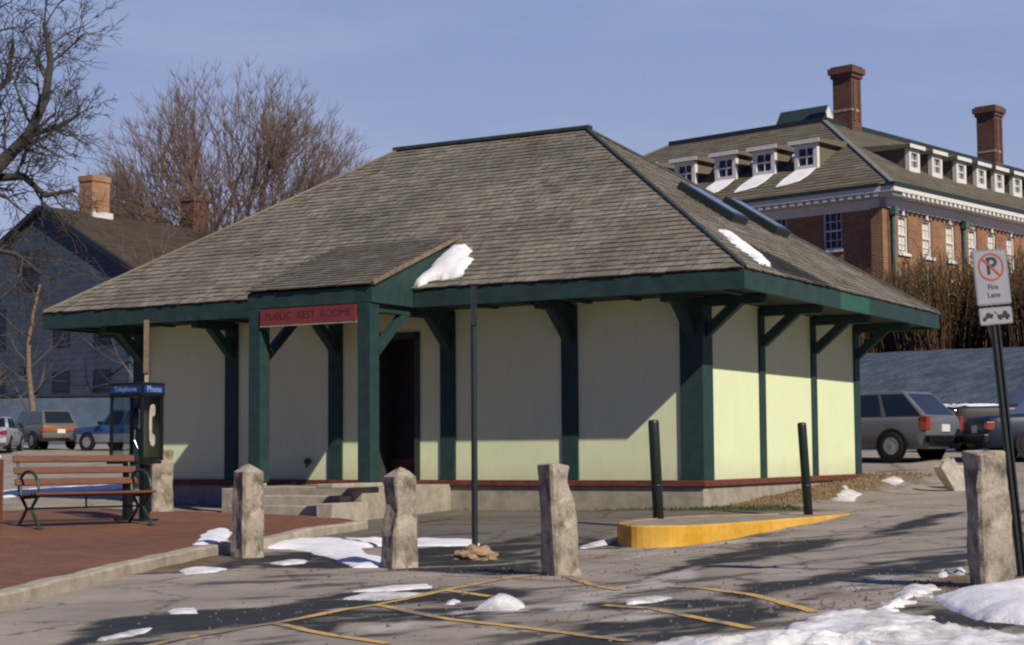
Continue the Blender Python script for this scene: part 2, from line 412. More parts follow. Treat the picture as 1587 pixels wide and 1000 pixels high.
def paint(name, c, rough=.38, coat=.3):
    m, n, l, b = new_mat(name)
    tc = N(n, 'ShaderNodeTexCoord'); nz = N(n, 'ShaderNodeTexNoise', Scale=1.6, Detail=5); l.new(tc.outputs['Object'], nz.inputs['Vector'])
    l.new(ramp(n, l, nz.outputs['Fac'], .3, .7, tuple(x * .82 for x in c), tuple(x * 1.1 for x in c)), b.inputs['Base Color'])
    b.inputs['Roughness'].default_value = rough; b.inputs['Coat Weight'].default_value = coat; b.inputs['Coat Roughness'].default_value = .1
    return m
MAT['amber'] = paint('amber_lens', (.34, .10, .03)); MAT['redlens'] = paint('red_lens', (.28, .035, .025))
MAT['plate'] = simple('plate_white', (.6, .6, .58), .5, .05, 5, bmp=0)
MAT['brownseat'] = simple('light_upholstery', (.5, .5, .5), .9, .1, 5)

POLYS = {"snow":[[[-3.42,23.25],[-2.84,23.1],[-2.04,22.95],[-1.71,23.15],[-1.68,21.9],[-1.93,21.7],[-1.7,20.45],[-1.45,19.6],[-1.37,18.6],[-1.75,18.55],[-2.16,20.05],[-2.5,21.05],[-2.88,21.5],[-3.17,21.55]],[[-4.06,21.8],[-4.13,23.3],[-3.82,23.35],[-3.51,21.5],[-3.6,20.5],[-3.9,20.45]],[[-1.36,23.1],[-0.52,22.75],[-0.46,21.85],[-1.28,21.85]],[[-3.51,18.0],[-3.46,18.55],[-3.23,18.4],[-3.04,18.2],[-3.11,17.75],[-3.35,17.5]],[[-2.72,19.1],[-2.58,19.5],[-2.37,19.7],[-2.33,19.1],[-2.52,18.8]],[[-1.45,15.35],[-1.17,15.9],[-0.76,15.95],[-0.72,15.55],[-1.13,15.3]],[[-1.45,14.5],[-1.34,15.05],[-0.99,14.95],[-0.79,14.9],[-0.91,14.5],[-1.16,14.3]],[[0.77,21.4],[1.12,22.2],[1.36,22.3],[1.27,21.7],[0.83,21.1]],[[-2.75,13.6],[-2.55,13.8],[-2.42,13.3],[-2.67,13.2]],[[0.89,13.6],[1.11,13.8],[1.26,13.65],[1.07,13.3],[0.87,13.25]],[[-2.88,11.7],[-2.73,12.2],[-2.56,12.35],[-2.6,11.9],[-2.8,11.55]],[[3.56,14.55],[3.81,15.25],[3.81,14.9],[3.63,14.35]],[[3.75,14.75],[3.93,15.3],[3.98,15.1],[3.82,14.55]],[[4.34,14.85],[4.76,16.1],[5.15,16.6],[4.74,14.95],[4.34,14.35]],[[5.2,27.9],[6.03,31.05],[5.98,29.55],[5.42,27.4]],[[-11.23,37.4],[-10.25,39.05],[-9.04,40.55],[-8.59,38.65],[-9.59,36.55],[-10.3,34.3]],[[6.97,32.35],[7.45,33.45],[7.51,32.9],[7.11,31.7]],[[-0.31,13.3],[-0.22,13.75],[-0.06,13.85],[0.08,13.45],[0.02,13.2],[-0.18,13.15]],[[-0.55,13.75],[-0.51,14.15],[-0.45,14.05],[-0.46,13.7]]],"bank":[[[0.74,10.55],[1.06,10.8],[1.31,11.0],[1.59,11.1],[1.95,11.7],[2.22,12.1],[2.42,12.1],[2.76,12.8],[3.05,13.45],[3.26,13.75],[3.03,12.45],[2.75,12.15],[2.81,11.65],[2.93,11.1],[3.02,10.7],[3.16,10.5],[2.95,9.25],[2.25,8.55],[1.31,8.7],[0.65,9.25]],[[3.08,12.75],[3.46,13.1],[3.97,13.35],[4.6,13.55],[3.69,10.65],[3.26,11.0],[3.09,11.25],[3.02,11.95]]],"wet":[[[-3.2,12.25],[-3.0,12.95],[-2.55,13.65],[-1.97,13.95],[-1.67,15.0],[-1.38,15.5],[-0.92,15.6],[-0.56,15.4],[-0.86,14.55],[-1.13,13.85],[-1.46,13.1],[-1.74,12.5],[-2.13,11.9],[-2.46,11.35],[-2.89,11.05]],[[-1.73,12.6],[-1.12,13.8],[-0.51,12.6],[-0.62,12.1],[-1.11,12.45],[-1.23,11.8],[-1.62,12.1]],[[-1.08,13.9],[-0.22,15.85],[0.18,14.25],[0.83,13.45],[1.56,13.65],[1.69,13.1],[1.4,12.3],[0.79,12.95],[0.11,12.95],[-0.46,12.65]],[[-1.03,11.6],[-0.44,12.05],[0.15,12.2],[0.7,11.4],[0.87,10.85],[1.11,11.25],[1.71,11.9],[2.23,12.8],[1.91,13.25],[1.49,12.7],[0.75,12.3],[0.24,12.25],[-0.27,12.55]],[[-1.28,21.85],[-0.46,21.95],[0.44,23.95],[1.25,22.25],[1.26,21.05],[0.39,21.15],[0.27,17.25],[-0.23,17.05],[-0.71,17.65],[-1.34,18.1],[-1.72,19.4],[-1.2,20.45]],[[-4.94,16.5],[-4.46,18.35],[-4.08,20.2],[-3.48,20.7],[-2.6,21.15],[-1.76,19.85],[-1.44,18.5],[-1.89,18.15],[-2.77,18.6],[-3.15,17.95],[-3.92,17.5],[-4.42,15.95]],[[0.86,14.85],[1.33,16.5],[1.98,18.55],[3.02,20.85],[4.02,21.6],[4.17,20.55],[3.25,19.0],[2.4,18.0],[1.69,16.45],[1.2,14.95]],[[1.56,13.65],[2.01,14.7],[2.47,14.8],[3.23,16.1],[3.84,16.9],[4.75,18.2],[4.71,17.05],[3.93,15.05],[3.24,14.3],[2.73,13.6],[2.19,12.85],[1.86,13.25]],[[4.1,20.4],[5.76,23.7],[6.34,24.2],[5.92,23.3],[4.51,20.5]],[[2.92,13.0],[2.97,12.5],[3.07,11.65],[3.22,11.25],[3.48,11.0],[3.3,10.45],[2.94,10.7],[2.88,11.25],[2.78,11.9]],[[0.01,11.05],[0.27,11.5],[0.67,11.75],[0.86,11.35],[0.72,10.55],[0.01,10.75]]],"dry":[[[-1.14,12.05],[-0.74,12.55],[-0.45,12.35],[-0.82,11.75]],[[0.44,14.15],[0.91,14.85],[1.67,16.8],[1.87,17.2],[1.53,15.4],[0.96,13.95],[0.52,13.4]],[[1.94,13.45],[2.38,14.25],[2.89,14.7],[2.62,13.85],[2.05,12.9],[1.91,12.95]],[[0.59,12.35],[0.99,12.95],[1.26,12.75],[0.84,12.2]]],"slush":[[[0.44,14.15],[0.91,14.85],[1.67,16.8],[1.89,17.2],[1.51,15.25],[0.96,13.95],[0.52,13.4]],[[1.94,13.45],[2.38,14.25],[2.89,14.7],[2.62,13.85],[2.05,12.9],[1.91,12.95]],[[0.59,12.35],[0.99,12.95],[1.26,12.75],[0.84,12.2]],[[-1.14,12.05],[-0.74,12.55],[-0.45,12.35],[-0.82,11.75]],[[-0.48,13.1],[-0.18,13.35],[0.27,13.65],[0.59,13.95],[0.51,13.1],[0.02,12.75],[-0.36,12.65]],[[-2.84,11.7],[-2.57,12.3],[-2.47,12.05],[-2.73,11.45]],[[2.31,20.9],[3.0,21.9],[3.65,22.3],[2.8,21.0]],[[0.94,18.75],[1.54,20.05],[2.2,20.55],[1.54,19.1]],[[2.65,14.3],[3.11,14.95],[3.49,14.9],[3.03,14.05],[2.58,13.4]]],"lot":[[[-2.33,27.35],[-1.23,31.0],[3.18,26.85],[4.8,25.25],[1.74,25.0],[1.31,21.8],[0.74,21.05],[-1.3,22.15],[-3.4,22.8],[-3.47,23.9]]],"soil":[[[3.05,26.75],[3.97,33.45],[4.98,34.3],[7.09,35.1],[8.33,35.3],[8.88,34.6],[7.58,33.2],[5.8,29.3],[4.53,27.0],[3.54,26.45]]],"soil2":[[[-3.58,18.1],[-4.33,17.8],[-4.37,18.85],[-3.86,20.65],[-3.64,21.45],[-3.24,19.75],[-3.33,18.6]]],"soil3":[[[3.08,13.6],[3.51,14.5],[3.88,14.65],[4.25,14.25],[4.34,13.7],[3.77,13.15],[3.15,12.85]]],"grass":[[[-1.67,30.4],[2.98,26.8],[4.41,26.3],[4.43,25.3],[3.07,25.9],[1.09,27.6],[-1.61,29.25]]],"lines":[[[-2.45,11.25],[-2.13,11.9],[-1.74,12.45],[-1.12,13.8],[-0.55,15.25],[0.15,16.9],[0.47,16.85],[0.75,15.0],[0.88,14.4]],[[-1.74,12.45],[-1.26,11.7],[-0.82,11.15]],[[-1.12,13.8],[-0.51,12.6],[-0.17,12.2],[0.28,11.75],[0.73,11.0]],[[-0.61,15.15],[-0.2,14.4]],[[1.29,14.65],[1.67,14.2],[1.9,13.55],[2.14,12.25]],[[0.69,13.25],[0.99,13.0],[1.3,12.25],[1.59,11.5]]],"island":[[[1.31,21.8],[1.36,21.2],[1.61,21.0],[2.08,20.95],[2.61,21.4],[3.43,22.55],[4.1,23.45],[4.83,24.55],[4.9,24.86],[3.78,24.82],[2.4,24.06],[1.63,22.79],[1.33,21.77]]],"kerb":[[[-4.33,14.45],[-4.12,16.95],[-3.76,20.15],[-3.17,21.8],[-2.83,23.8],[-2.28,25.15]]]}
CPT = np.array([[0.0,6.0,-0.85],[-6.0,8.0,-0.85],[6.0,7.0,-0.75],[0.0,11.0,-0.8],[-5.0,13.0,-0.8],[3.74,13.4,-0.63],[-3.1,20.0,-0.765],[-1.23,18.5,-0.785],[0.455,16.8,-0.76],[-0.45,19.9,-0.785],[2.1,20.6,-0.72],[4.8,24.0,-0.5],[2.97,26.2,-0.44],[-1.5,29.0,-0.52],[-2.0,24.0,-0.68],[6.7,33.0,-0.34],[6.9,29.5,-0.33],[8.4,37.7,0.17],[11.0,37.0,0.22],[7.5,22.0,-0.42],[-6.0,23.0,-0.62],[-9.0,29.0,-0.48],[-15.0,30.0,-0.42],[-12.0,45.0,-0.1],[-22.0,72.0,0.84],[-15.0,72.0,0.84],[-30.0,75.0,0.9],[15.0,46.0,0.5],[0.0,48.0,0.35],[9.0,46.0,0.45],[20.0,40.0,0.35],[12.0,25.0,-0.2],[-12.0,16.0,-0.8],[14.0,12.0,-0.4],[-20.0,20.0,-0.7],[-2.7,33.0,-0.45]], float)

# ------------------------------------------------------------ ground height and masks
def _U(r2): return np.where(r2 > 0, .5 * r2 * np.log(np.maximum(r2, 1e-12)), 0)
_n = len(CPT); _D = ((CPT[:, None, :2] - CPT[None, :, :2]) ** 2).sum(-1)
_K = np.zeros((_n + 3, _n + 3)); _K[:_n, :_n] = _U(_D) + np.eye(_n) * .5; _K[:_n, _n] = 1; _K[:_n, _n + 1:] = CPT[:, :2]; _K[_n:, :_n] = _K[:_n, _n:].T
_W = np.linalg.solve(_K, np.concatenate([CPT[:, 2], [0, 0, 0]]))
def gz(x, y):
    x = np.asarray(x, float); y = np.asarray(y, float)
    s = _W[_n] + _W[_n + 1] * x + _W[_n + 2] * y
    for i in range(_n): s = s + _W[i] * _U((x - CPT[i, 0]) ** 2 + (y - CPT[i, 1]) ** 2)
    s = np.clip(s, -.95, 1.1)
    far = np.clip((np.hypot(x, y - 25) - 62) / 60, 0, 1); far = far * far * (3 - 2 * far)
    tgt = np.where(y > 0, .9, -.9)
    return s * (1 - far) + tgt * far
def g1(x, y): return float(gz(x, y))

_rng = np.random.RandomState(7); _T = _rng.rand(256, 256)
def vnoise(x, y):
    xi = np.floor(x).astype(int); yi = np.floor(y).astype(int); fx = x - xi; fy = y - yi
    fx = fx * fx * (3 - 2 * fx); fy = fy * fy * (3 - 2 * fy)
    a = _T[xi % 256, yi % 256]; b = _T[(xi + 1) % 256, yi % 256]; c = _T[xi % 256, (yi + 1) % 256]; d = _T[(xi + 1) % 256, (yi + 1) % 256]
    return a * (1 - fx) * (1 - fy) + b * fx * (1 - fy) + c * (1 - fx) * fy + d * fx * fy
def fbm(x, y, o=4):
    s = 0; a = .5; t = 0
    for i in range(o):
        s = s + a * vnoise(x * 2 ** i + 17.3 * i, y * 2 ** i + 5.1 * i); t += a; a *= .55
    return s / t
def sdist(poly, x, y):
    """signed distance to a polygon, positive inside"""
    x = np.asarray(x, float); y = np.asarray(y, float)
    d = np.full(x.shape, 1e9); ins = np.zeros(x.shape, bool); n = len(poly)
    for i in range(n):
        ax_, ay_ = poly[i]; bx, by = poly[(i + 1) % n]; ex, ey = bx - ax_, by - ay_
        L2 = ex * ex + ey * ey + 1e-12
        t = np.clip(((x - ax_) * ex + (y - ay_) * ey) / L2, 0, 1)
        d = np.minimum(d, np.hypot(x - ax_ - t * ex, y - ay_ - t * ey))
        if ay_ != by:
            c = ((ay_ > y) != (by > y)) & (x < ex * (y - ay_) / (by - ay_) + ax_); ins ^= c
    return np.where(ins, d, -d)
def mask(polys, x, y, soft=.08, warp=.12, fx=1.6, fy=1.0):
    m = np.zeros(np.shape(x)); w = (fbm(x * fx, y * fy) - .5) * 2 * warp + (fbm(x * 7, y * 5, 3) - .5) * warp * .8
    for p in polys:
        xs = [q[0] for q in p]; ys = [q[1] for q in p]
        b = (x > min(xs) - .5) & (x < max(xs) + .5) & (y > min(ys) - .8) & (y < max(ys) + .8)
        if not b.any(): continue
        s = sdist(p, x[b], y[b]) + w[b]
        m[b] = np.maximum(m[b], np.clip(s / (2 * soft) + .5, 0, 1))
    return m

def axis(fine0, fine1, step, out, grow=1.35):
    a = list(np.arange(fine0, fine1 + 1e-6, step)); s = step; v = fine1
    while v < out: s *= grow; v += s; a.append(v)
    s = step; v = fine0; pre = []
    while v > -out: s *= grow; v -= s; pre.append(v)
    return np.array(pre[::-1] + a)
def mound(x, y):
    """bare soil banked up against the end wall of the depot"""
    c, s = math.cos(-.524), math.sin(-.524); u = (x - 2.9659) * c + (y - 26.5827) * s; v = -(x - 2.9659) * s + (y - 26.5827) * c
    t = np.clip((v - .3) / 6.5, 0, 1); t = t * t * (3 - 2 * t); fade = np.clip((10.5 - v) / 2.5, 0, 1)
    return t * fade * .27 * np.exp(-(np.maximum(u - .1, 0) / 1.0) ** 2) * (u > -3)
gxs = axis(-8, 9, .085, 1500); gys = axis(9.5, 29, .085, 1500)
GX, GY = np.meshgrid(gxs, gys); GZ = gz(GX, GY)
near = np.clip(1 - (np.hypot(GX, GY - 19) - 15) / 20, 0, 1)
GZ = GZ + mound(GX, GY) + near * ((fbm(GX * .7, GY * .7) - .5) * .05 + (fbm(GX * 3, GY * 3, 3) - .5) * .012)
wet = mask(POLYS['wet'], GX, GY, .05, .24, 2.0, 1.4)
wet *= 1 - mask(POLYS['dry'], GX, GY, .08, .10)
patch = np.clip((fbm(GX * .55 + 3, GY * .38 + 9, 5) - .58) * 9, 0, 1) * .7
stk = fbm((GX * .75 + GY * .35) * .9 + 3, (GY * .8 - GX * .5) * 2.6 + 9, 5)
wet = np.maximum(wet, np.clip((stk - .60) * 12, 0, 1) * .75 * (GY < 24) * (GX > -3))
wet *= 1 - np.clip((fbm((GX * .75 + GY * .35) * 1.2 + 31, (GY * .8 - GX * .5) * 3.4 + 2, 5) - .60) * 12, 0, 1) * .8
slush = mask(POLYS['slush'], GX, GY, .05, .12) * np.clip((fbm(GX * 5, GY * 5, 4) - .42) * 6, 0, 1)
lot = mask(POLYS['lot'], GX, GY, .15, .08)
soil = mask(POLYS['soil'] + POLYS['soil2'] + POLYS['soil3'], GX, GY, .12, .25)
wet *= 1 - .85 * mask(POLYS['soil2'] + POLYS['soil3'], GX, GY, .1, .25)
grs = mask(POLYS['grass'], GX, GY, .15, .2)
def grid_object(name, X, Y, Z, mat, attrs, keep=None, parent=None):
    ny, nx = X.shape
    idx = np.arange(ny * nx).reshape(ny, nx)
    q = np.stack([idx[:-1, :-1], idx[:-1, 1:], idx[1:, 1:], idx[1:, :-1]], -1).reshape(-1, 4)
    v = np.stack([X, Y, Z], -1).reshape(-1, 3)
    if keep is not None:
        k = (keep[:-1, :-1] | keep[:-1, 1:] | keep[1:, 1:] | keep[1:, :-1]).ravel(); q = q[k]
        u = np.unique(q); re = np.full(len(v), -1); re[u] = np.arange(len(u)); q = re[q]; v = v[u]
        attrs = {a: b.ravel()[u] for a, b in attrs.items()}
    me = bpy.data.meshes.new(name)
    me.vertices.add(len(v)); me.vertices.foreach_set('co', v.astype(np.float32).ravel())
    me.loops.add(len(q) * 4); me.loops.foreach_set('vertex_index', q.astype(np.int32).ravel())
    me.polygons.add(len(q)); me.polygons.foreach_set('loop_start', (np.arange(len(q)) * 4).astype(np.int32))
    me.polygons.foreach_set('use_smooth', np.ones(len(q), bool))
    me.update(calc_edges=True)
    for a, b in attrs.items():
        at = me.attributes.new(a, 'FLOAT', 'POINT'); at.data.foreach_set('value', np.asarray(b, np.float32).ravel())
    me.materials.append(mat)
    o = bpy.data.objects.new(name, me); col.objects.link(o)
    return o

def ground_mat():
    m, n, l, b = new_mat('old_asphalt')
    tc = N(n, 'ShaderNodeTexCoord')
    A = {k: N(n, 'ShaderNodeAttribute', attribute_name=k).outputs['Fac'] for k in ('wet', 'lot', 'soil', 'grass', 'slush')}
    n1 = N(n, 'ShaderNodeTexNoise', Scale=.9, Detail=8, Roughness=.65); l.new(tc.outputs['Object'], n1.inputs['Vector'])
    n2 = N(n, 'ShaderNodeTexNoise', Scale=45, Detail=4, Roughness=.7); l.new(tc.outputs['Object'], n2.inputs['Vector'])
    n4 = N(n, 'ShaderNodeTexNoise', Scale=5, Detail=6, Roughness=.7); l.new(tc.outputs['Object'], n4.inputs['Vector'])
    vo = N(n, 'ShaderNodeTexVoronoi', Scale=.55); vo.feature = 'DISTANCE_TO_EDGE'
    mp = N(n, 'ShaderNodeMapping'); l.new(tc.outputs['Object'], mp.inputs['Vector'])
    wv = n.new('ShaderNodeVectorMath'); wv.operation = 'MULTIPLY_ADD'; wv.inputs[1].default_value = (.5, .5, 0)
    l.new(n4.outputs['Color'], wv.inputs[0]); l.new(mp.outputs[0], wv.inputs[2]); l.new(wv.outputs[0], vo.inputs['Vector'])
    c = ramp(n, l, n1.outputs['Fac'], .3, .72, (.212, .182, .15), (.36, .312, .26))
    lotc = ramp(n, l, n1.outputs['Fac'], .3, .72, (.115, .100, .086), (.165, .145, .122))
    c = mixc(n, l, A['lot'], c, lotc)
    crack = ramp(n, l, vo.outputs['Distance'], .004, .016, (.45,) * 3, (1,) * 3)
    c = mixc(n, l, 1.0, c, crack, 'MULTIPLY')
    sc_ = ramp(n, l, n4.outputs['Fac'], .3, .7, (.085, .05, .026), (.21, .145, .085))
    c = mixc(n, l, A['soil'], c, sc_)
    gc = ramp(n, l, n4.outputs['Fac'], .3, .7, (.035, .045, .014), (.10, .095, .04))
    c = mixc(n, l, A['grass'], c, gc)
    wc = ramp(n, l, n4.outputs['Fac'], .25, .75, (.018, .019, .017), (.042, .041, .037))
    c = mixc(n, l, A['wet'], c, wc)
    c = mixc(n, l, A['slush'], c, (.39, .36, .33))
    gr = ramp(n, l, n2.outputs['Fac'], .25, .75, (.78,) * 3, (1.2,) * 3)
    l.new(mixc(n, l, 1.0, c, gr, 'MULTIPLY'), b.inputs['Base Color'])
    mr = N(n, 'ShaderNodeMapRange'); mr.inputs['To Min'].default_value = .92; mr.inputs['To Max'].default_value = .62
    l.new(A['wet'], mr.inputs['Value']); l.new(mr.outputs[0], b.inputs['Roughness'])
    b.inputs['Specular IOR Level'].default_value = .2
    bump(n, l, b, n2.outputs['Fac'], .35, .012)
    return m
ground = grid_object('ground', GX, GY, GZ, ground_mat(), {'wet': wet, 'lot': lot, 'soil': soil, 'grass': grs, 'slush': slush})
tag(ground, kind='structure')

def gfull(x, y):
    x = np.asarray(x, float); y = np.asarray(y, float)
    nr = np.clip(1 - (np.hypot(x, y - 19) - 15) / 20, 0, 1)
    return gz(x, y) + mound(x, y) + nr * ((fbm(x * .7, y * .7) - .5) * .05 + (fbm(x * 3, y * 3, 3) - .5) * .012)
def gf(x, y): return float(gfull(np.array([x]), np.array([y]))[0])

def drape(name, poly, off, mat, step=.8, skirt=0, parent=None):
    bm = bmesh.new(); f = bm.faces.new([bm.verts.new((p[0], p[1], 0)) for p in poly])
    bmesh.ops.triangulate(bm, faces=[f])
    xs = [p[0] for p in poly]; ys = [p[1] for p in poly]
    for ax_, lo, hi in ((0, min(xs), max(xs)), (1, min(ys), max(ys))):
        v = lo + step
        while v < hi:
            no = (1, 0, 0) if ax_ == 0 else (0, 1, 0); cc = (v, 0, 0) if ax_ == 0 else (0, v, 0)
            bmesh.ops.bisect_plane(bm, geom=bm.verts[:] + bm.edges[:] + bm.faces[:], plane_co=cc, plane_no=no); v += step
    vv = np.array([[v.co.x, v.co.y] for v in bm.verts]); zz = gfull(vv[:, 0], vv[:, 1]) + off
    for v, z in zip(bm.verts, zz): v.co.z = z
    if skirt:
        ed = [e for e in bm.edges if e.is_boundary]
        r = bmesh.ops.extrude_edge_only(bm, edges=ed)
        for v in r['geom']:
            if isinstance(v, bmesh.types.BMVert): v.co.z -= skirt
    bmesh.ops.recalc_face_normals(bm, faces=bm.faces)
    me = bpy.data.meshes.new(name); bm.to_mesh(me); bm.free(); me.materials.append(mat)
    ul = me.uv_layers.new(name='UVMap'); co = np.array([me.vertices[l_.vertex_index].co[:2] for l_ in me.loops], np.float32)
    ul.data.foreach_set('uv', co.ravel())
    o = bpy.data.objects.new(name, me); col.objects.link(o)
    if parent: o.parent = parent
    return o

# painted stall lines: flat draped strips, 5 mm over the asphalt
def strip(mb, pts, w, off, step=.12):
    P = []
    for a, b in zip(pts[:-1], pts[1:]):
        L = math.hypot(b[0] - a[0], b[1] - a[1]); k = max(1, int(L / step))
        for i in range(k): t = i / k; P.append((a[0] + (b[0] - a[0]) * t, a[1] + (b[1] - a[1]) * t))
    P.append(tuple(pts[-1])); P = np.array(P)
    for _ in range(3):
        Q = P.copy(); Q[1:-1] = (P[:-2] + 2 * P[1:-1] + P[2:]) / 4; P = Q
    T = np.gradient(P, axis=0); T /= np.linalg.norm(T, axis=1)[:, None] + 1e-9; Nn = np.stack([-T[:, 1], T[:, 0]], 1)
    jit = (fbm(P[:, 0] * 6, P[:, 1] * 6) - .5) * .03
    for sgn in (-1, 1):
        pass
    A = P + Nn * (w / 2 + jit[:, None]); B = P - Nn * (w / 2 - jit[:, None]); n = len(P)
    za = gfull(A[:, 0], A[:, 1]) + off; zb_ = gfull(B[:, 0], B[:, 1]) + off; zc = gfull(P[:, 0], P[:, 1]) + off
    v = [(A[i, 0], A[i, 1], za[i]) for i in range(n)] + [(P[i, 0], P[i, 1], zc[i]) for i in range(n)] + [(B[i, 0], B[i, 1], zb_[i]) for i in range(n)]
    f = []
    for i in range(n - 1): f += [(i, i + 1, n + i + 1, n + i), (n + i, n + i + 1, 2 * n + i + 1, 2 * n + i)]
    mb.add(v, f)
def line_mat():
    m, n, l, b = new_mat('worn_road_paint')
    tc = N(n, 'ShaderNodeTexCoord'); nz = N(n, 'ShaderNodeTexNoise', Scale=7, Detail=7, Roughness=.75); l.new(tc.outputs['Object'], nz.inputs['Vector'])
    nb = N(n, 'ShaderNodeTexNoise', Scale=1.1, Detail=3); l.new(tc.outputs['Object'], nb.inputs['Vector'])
    ad = N(n, 'ShaderNodeMath', operation='ADD'); l.new(nz.outputs['Fac'], ad.inputs[0]); l.new(nb.outputs['Fac'], ad.inputs[1])
    l.new(ramp(n, l, ad.outputs[0], .88, 1.20, (.20, .16, .115), (.52, .33, .10)), b.inputs['Base Color']); b.inputs['Roughness'].default_value = .85
    return m
mb = MB()
for ln in POLYS['lines']: strip(mb, ln, .088, .007)
tag(mb.build('road_markings', line_mat()), kind='structure')

# brick plaza with its stone kerb
kerb = POLYS['kerb'][0]
plz = [tuple(p) for p in kerb] + [(-2.75, 25.95), (-4.75, 27.2), (-6.8, 28.3), (-8.0, 27.0), (-13, 23.0), (-13, 11.5), (-4.6, 11.5)]
plaza_mat = brick_mat('plaza_paving', (.165, .060, .026), (.235, .096, .046), (.11, .058, .032), w=.21, h=.105, ms=.01, bmp=.25, weather=.35)
tag(drape('plaza_pavement', plz, .110, plaza_mat, .7, skirt=.25), kind='structure')
kb = MB(); kp = [(-4.62, 11.5)] + [tuple(p) for p in kerb]
kmat = simple('kerb_stone', (.34, .29, .22), .9, .35, 3, bmp=.4)
def kerb_run(mb, pts, w, off, drop):
    P = []
    for a, b in zip(pts[:-1], pts[1:]):
        L = math.hypot(b[0] - a[0], b[1] - a[1]); k = max(1, int(L / .3))
        for i in range(k): t = i / k; P.append((a[0] + (b[0] - a[0]) * t, a[1] + (b[1] - a[1]) * t))
    P.append(pts[-1]); P = np.array(P)
    for _ in range(4):
        Q = P.copy(); Q[1:-1] = (P[:-2] + 2 * P[1:-1] + P[2:]) / 4; P = Q
    T = np.gradient(P, axis=0); T /= np.linalg.norm(T, axis=1)[:, None]; Nn = np.stack([T[:, 1], -T[:, 0]], 1)
    I = P - Nn * .02; O = P + Nn * w; n = len(P); z = gfull(P[:, 0], P[:, 1]) + off + (fbm(P[:, 0] * 2, P[:, 1] * 2) - .5) * .035
    v = []
    for i in range(n):
        c = .02
        v += [(I[i, 0], I[i, 1], z[i]), (O[i, 0] - Nn[i, 0] * c, O[i, 1] - Nn[i, 1] * c, z[i]), (O[i, 0], O[i, 1], z[i] - c), (O[i, 0], O[i, 1], z[i] - drop), (I[i, 0], I[i, 1], z[i] - drop)]
    f = []
    for i in range(n - 1):
        for k in range(5): f.append((i * 5 + k, i * 5 + (k + 1) % 5, (i + 1) * 5 + (k + 1) % 5, (i + 1) * 5 + k))
    f.append((0, 1, 2, 3, 4)); f.append(tuple((n - 1) * 5 + k for k in range(5)))
    mb.add(v, f)
kerb_run(kb, kp, .16, .120, .4)
tag(kb.build('plaza_kerb', kmat), kind='structure')

# traffic island with its yellow kerb
isl = POLYS['island'][0]
isr = thing('traffic_island', 'low kerbed island with bright yellow painted edge in front of the building corner', 'traffic island', (2.6, 22.9, -.46))
loc_ = [(p[0] - 2.6, p[1] - 22.9) for p in isl]
def smooth_closed(p, it=2):
    for _ in range(it):
        q = []
        for a, b in zip(p, p[1:] + p[:1]): q += [(a[0] * .75 + b[0] * .25, a[1] * .75 + b[1] * .25), (a[0] * .25 + b[0] * .75, a[1] * .25 + b[1] * .75)]
        p = q
    return p
loc_ = smooth_closed(loc_, 2)
tp = lambda x, y: -.004 * x + (.02 if x > 1.5 else 0)
mb = MB(); n = len(loc_)
cen = (sum(p[0] for p in loc_) / n, sum(p[1] for p in loc_) / n)
inn = []
for p in loc_:
    d = math.hypot(cen[0] - p[0], cen[1] - p[1]); inn.append((p[0] + (cen[0] - p[0]) / d * .035, p[1] + (cen[1] - p[1]) / d * .03))
v = [(p[0], p[1], -.6) for p in loc_] + [(p[0], p[1], -.02) for p in loc_] + [(p[0] * .995, p[1] * .995, 0) for p in loc_] + [(p[0], p[1], 0) for p in inn] + [(p[0], p[1], -.05) for p in inn]
f = []
for k in range(4):
    for i in range(n): f.append((k * n + i, k * n + (i + 1) % n, (k + 1) * n + (i + 1) % n, (k + 1) * n + i))
mb.add(v, f); mb.build('kerb', MAT['yellow'], isr)
mb = MB(); mb.add([(p[0], p[1], -.006) for p in inn], [list(range(n))]); mb.build('island_top', simple('island_concrete', (.25, .215, .165), .9, .35, 3, bmp=.4), isr)

# ------------------------------------------------------------ the depot
L_, W_, OV, ZT, ZB, ZR = 11.74, 7.56, 1.25, 3.15, 2.84, 6.54
TH = -.524
dep = thing('depot_building', 'low cream walled depot with green posts and a wide shingled hip roof', 'building', (2.9659, 26.5827, 0), TH)
DM = Matrix.Translation((2.9659, 26.5827, 0)) @ Matrix.Rotation(TH, 4, 'Z')
def D(u, v, z): return DM @ Vector((u, v, z))
x0, x1, y0, y1 = -L_ - 1.17, OV, -OV, W_ + OV
wt = .02
mb = MB(); mb.box(-L_, 0, 0, W_, -1.4, -.10); mb.build('foundation', MAT['concrete'], dep, bevel=.015)
mb = MB(); mb.box(-L_ - .05, .05, -.05, W_ + .05, -.10, .0); mb.build('sill_beam', MAT['red'], dep, bevel=.01)
# walls with the door opening cut in bay three
dx0, dx1, dz = -6.28, -5.27, 2.54
mb = MB()
mb.box(-L_ + .1, dx0, wt, wt + .2, 0, 3.0); mb.box(dx1, -.1, wt, wt + .2, 0, 3.0); mb.box(dx0, dx1, wt, wt + .2, dz, 3.0)
mb.build('front_wall', MAT['wall'], dep)
mb = MB(); mb.box(-wt - .2, -wt, .1, W_ - .1, 0, 3.0); mb.build('end_wall', MAT['wall'], dep)
mb = MB(); mb.box(-L_ + wt, -L_ + wt + .2, .1, W_ - .1, 0, 3.0); mb.build('end_wall', MAT['wall'], dep)
mb = MB(); mb.box(-L_ + .1, -.1, W_ - wt - .2, W_ - wt, 0, 3.0); mb.build('rear_wall', MAT['wall'], dep)
dr = MB(); dr.box(dx0 + .1, dx1 - .1, wt + .55, wt + .6, .02, dz - .1)
for z0, z1 in ((.25, 1.0), (1.15, 2.2)): dr.box(dx0 + .22, dx1 - .22, wt + .535, wt + .55, z0, z1)
dob = dr.build('door', MAT['door'], dep, bevel=.006)
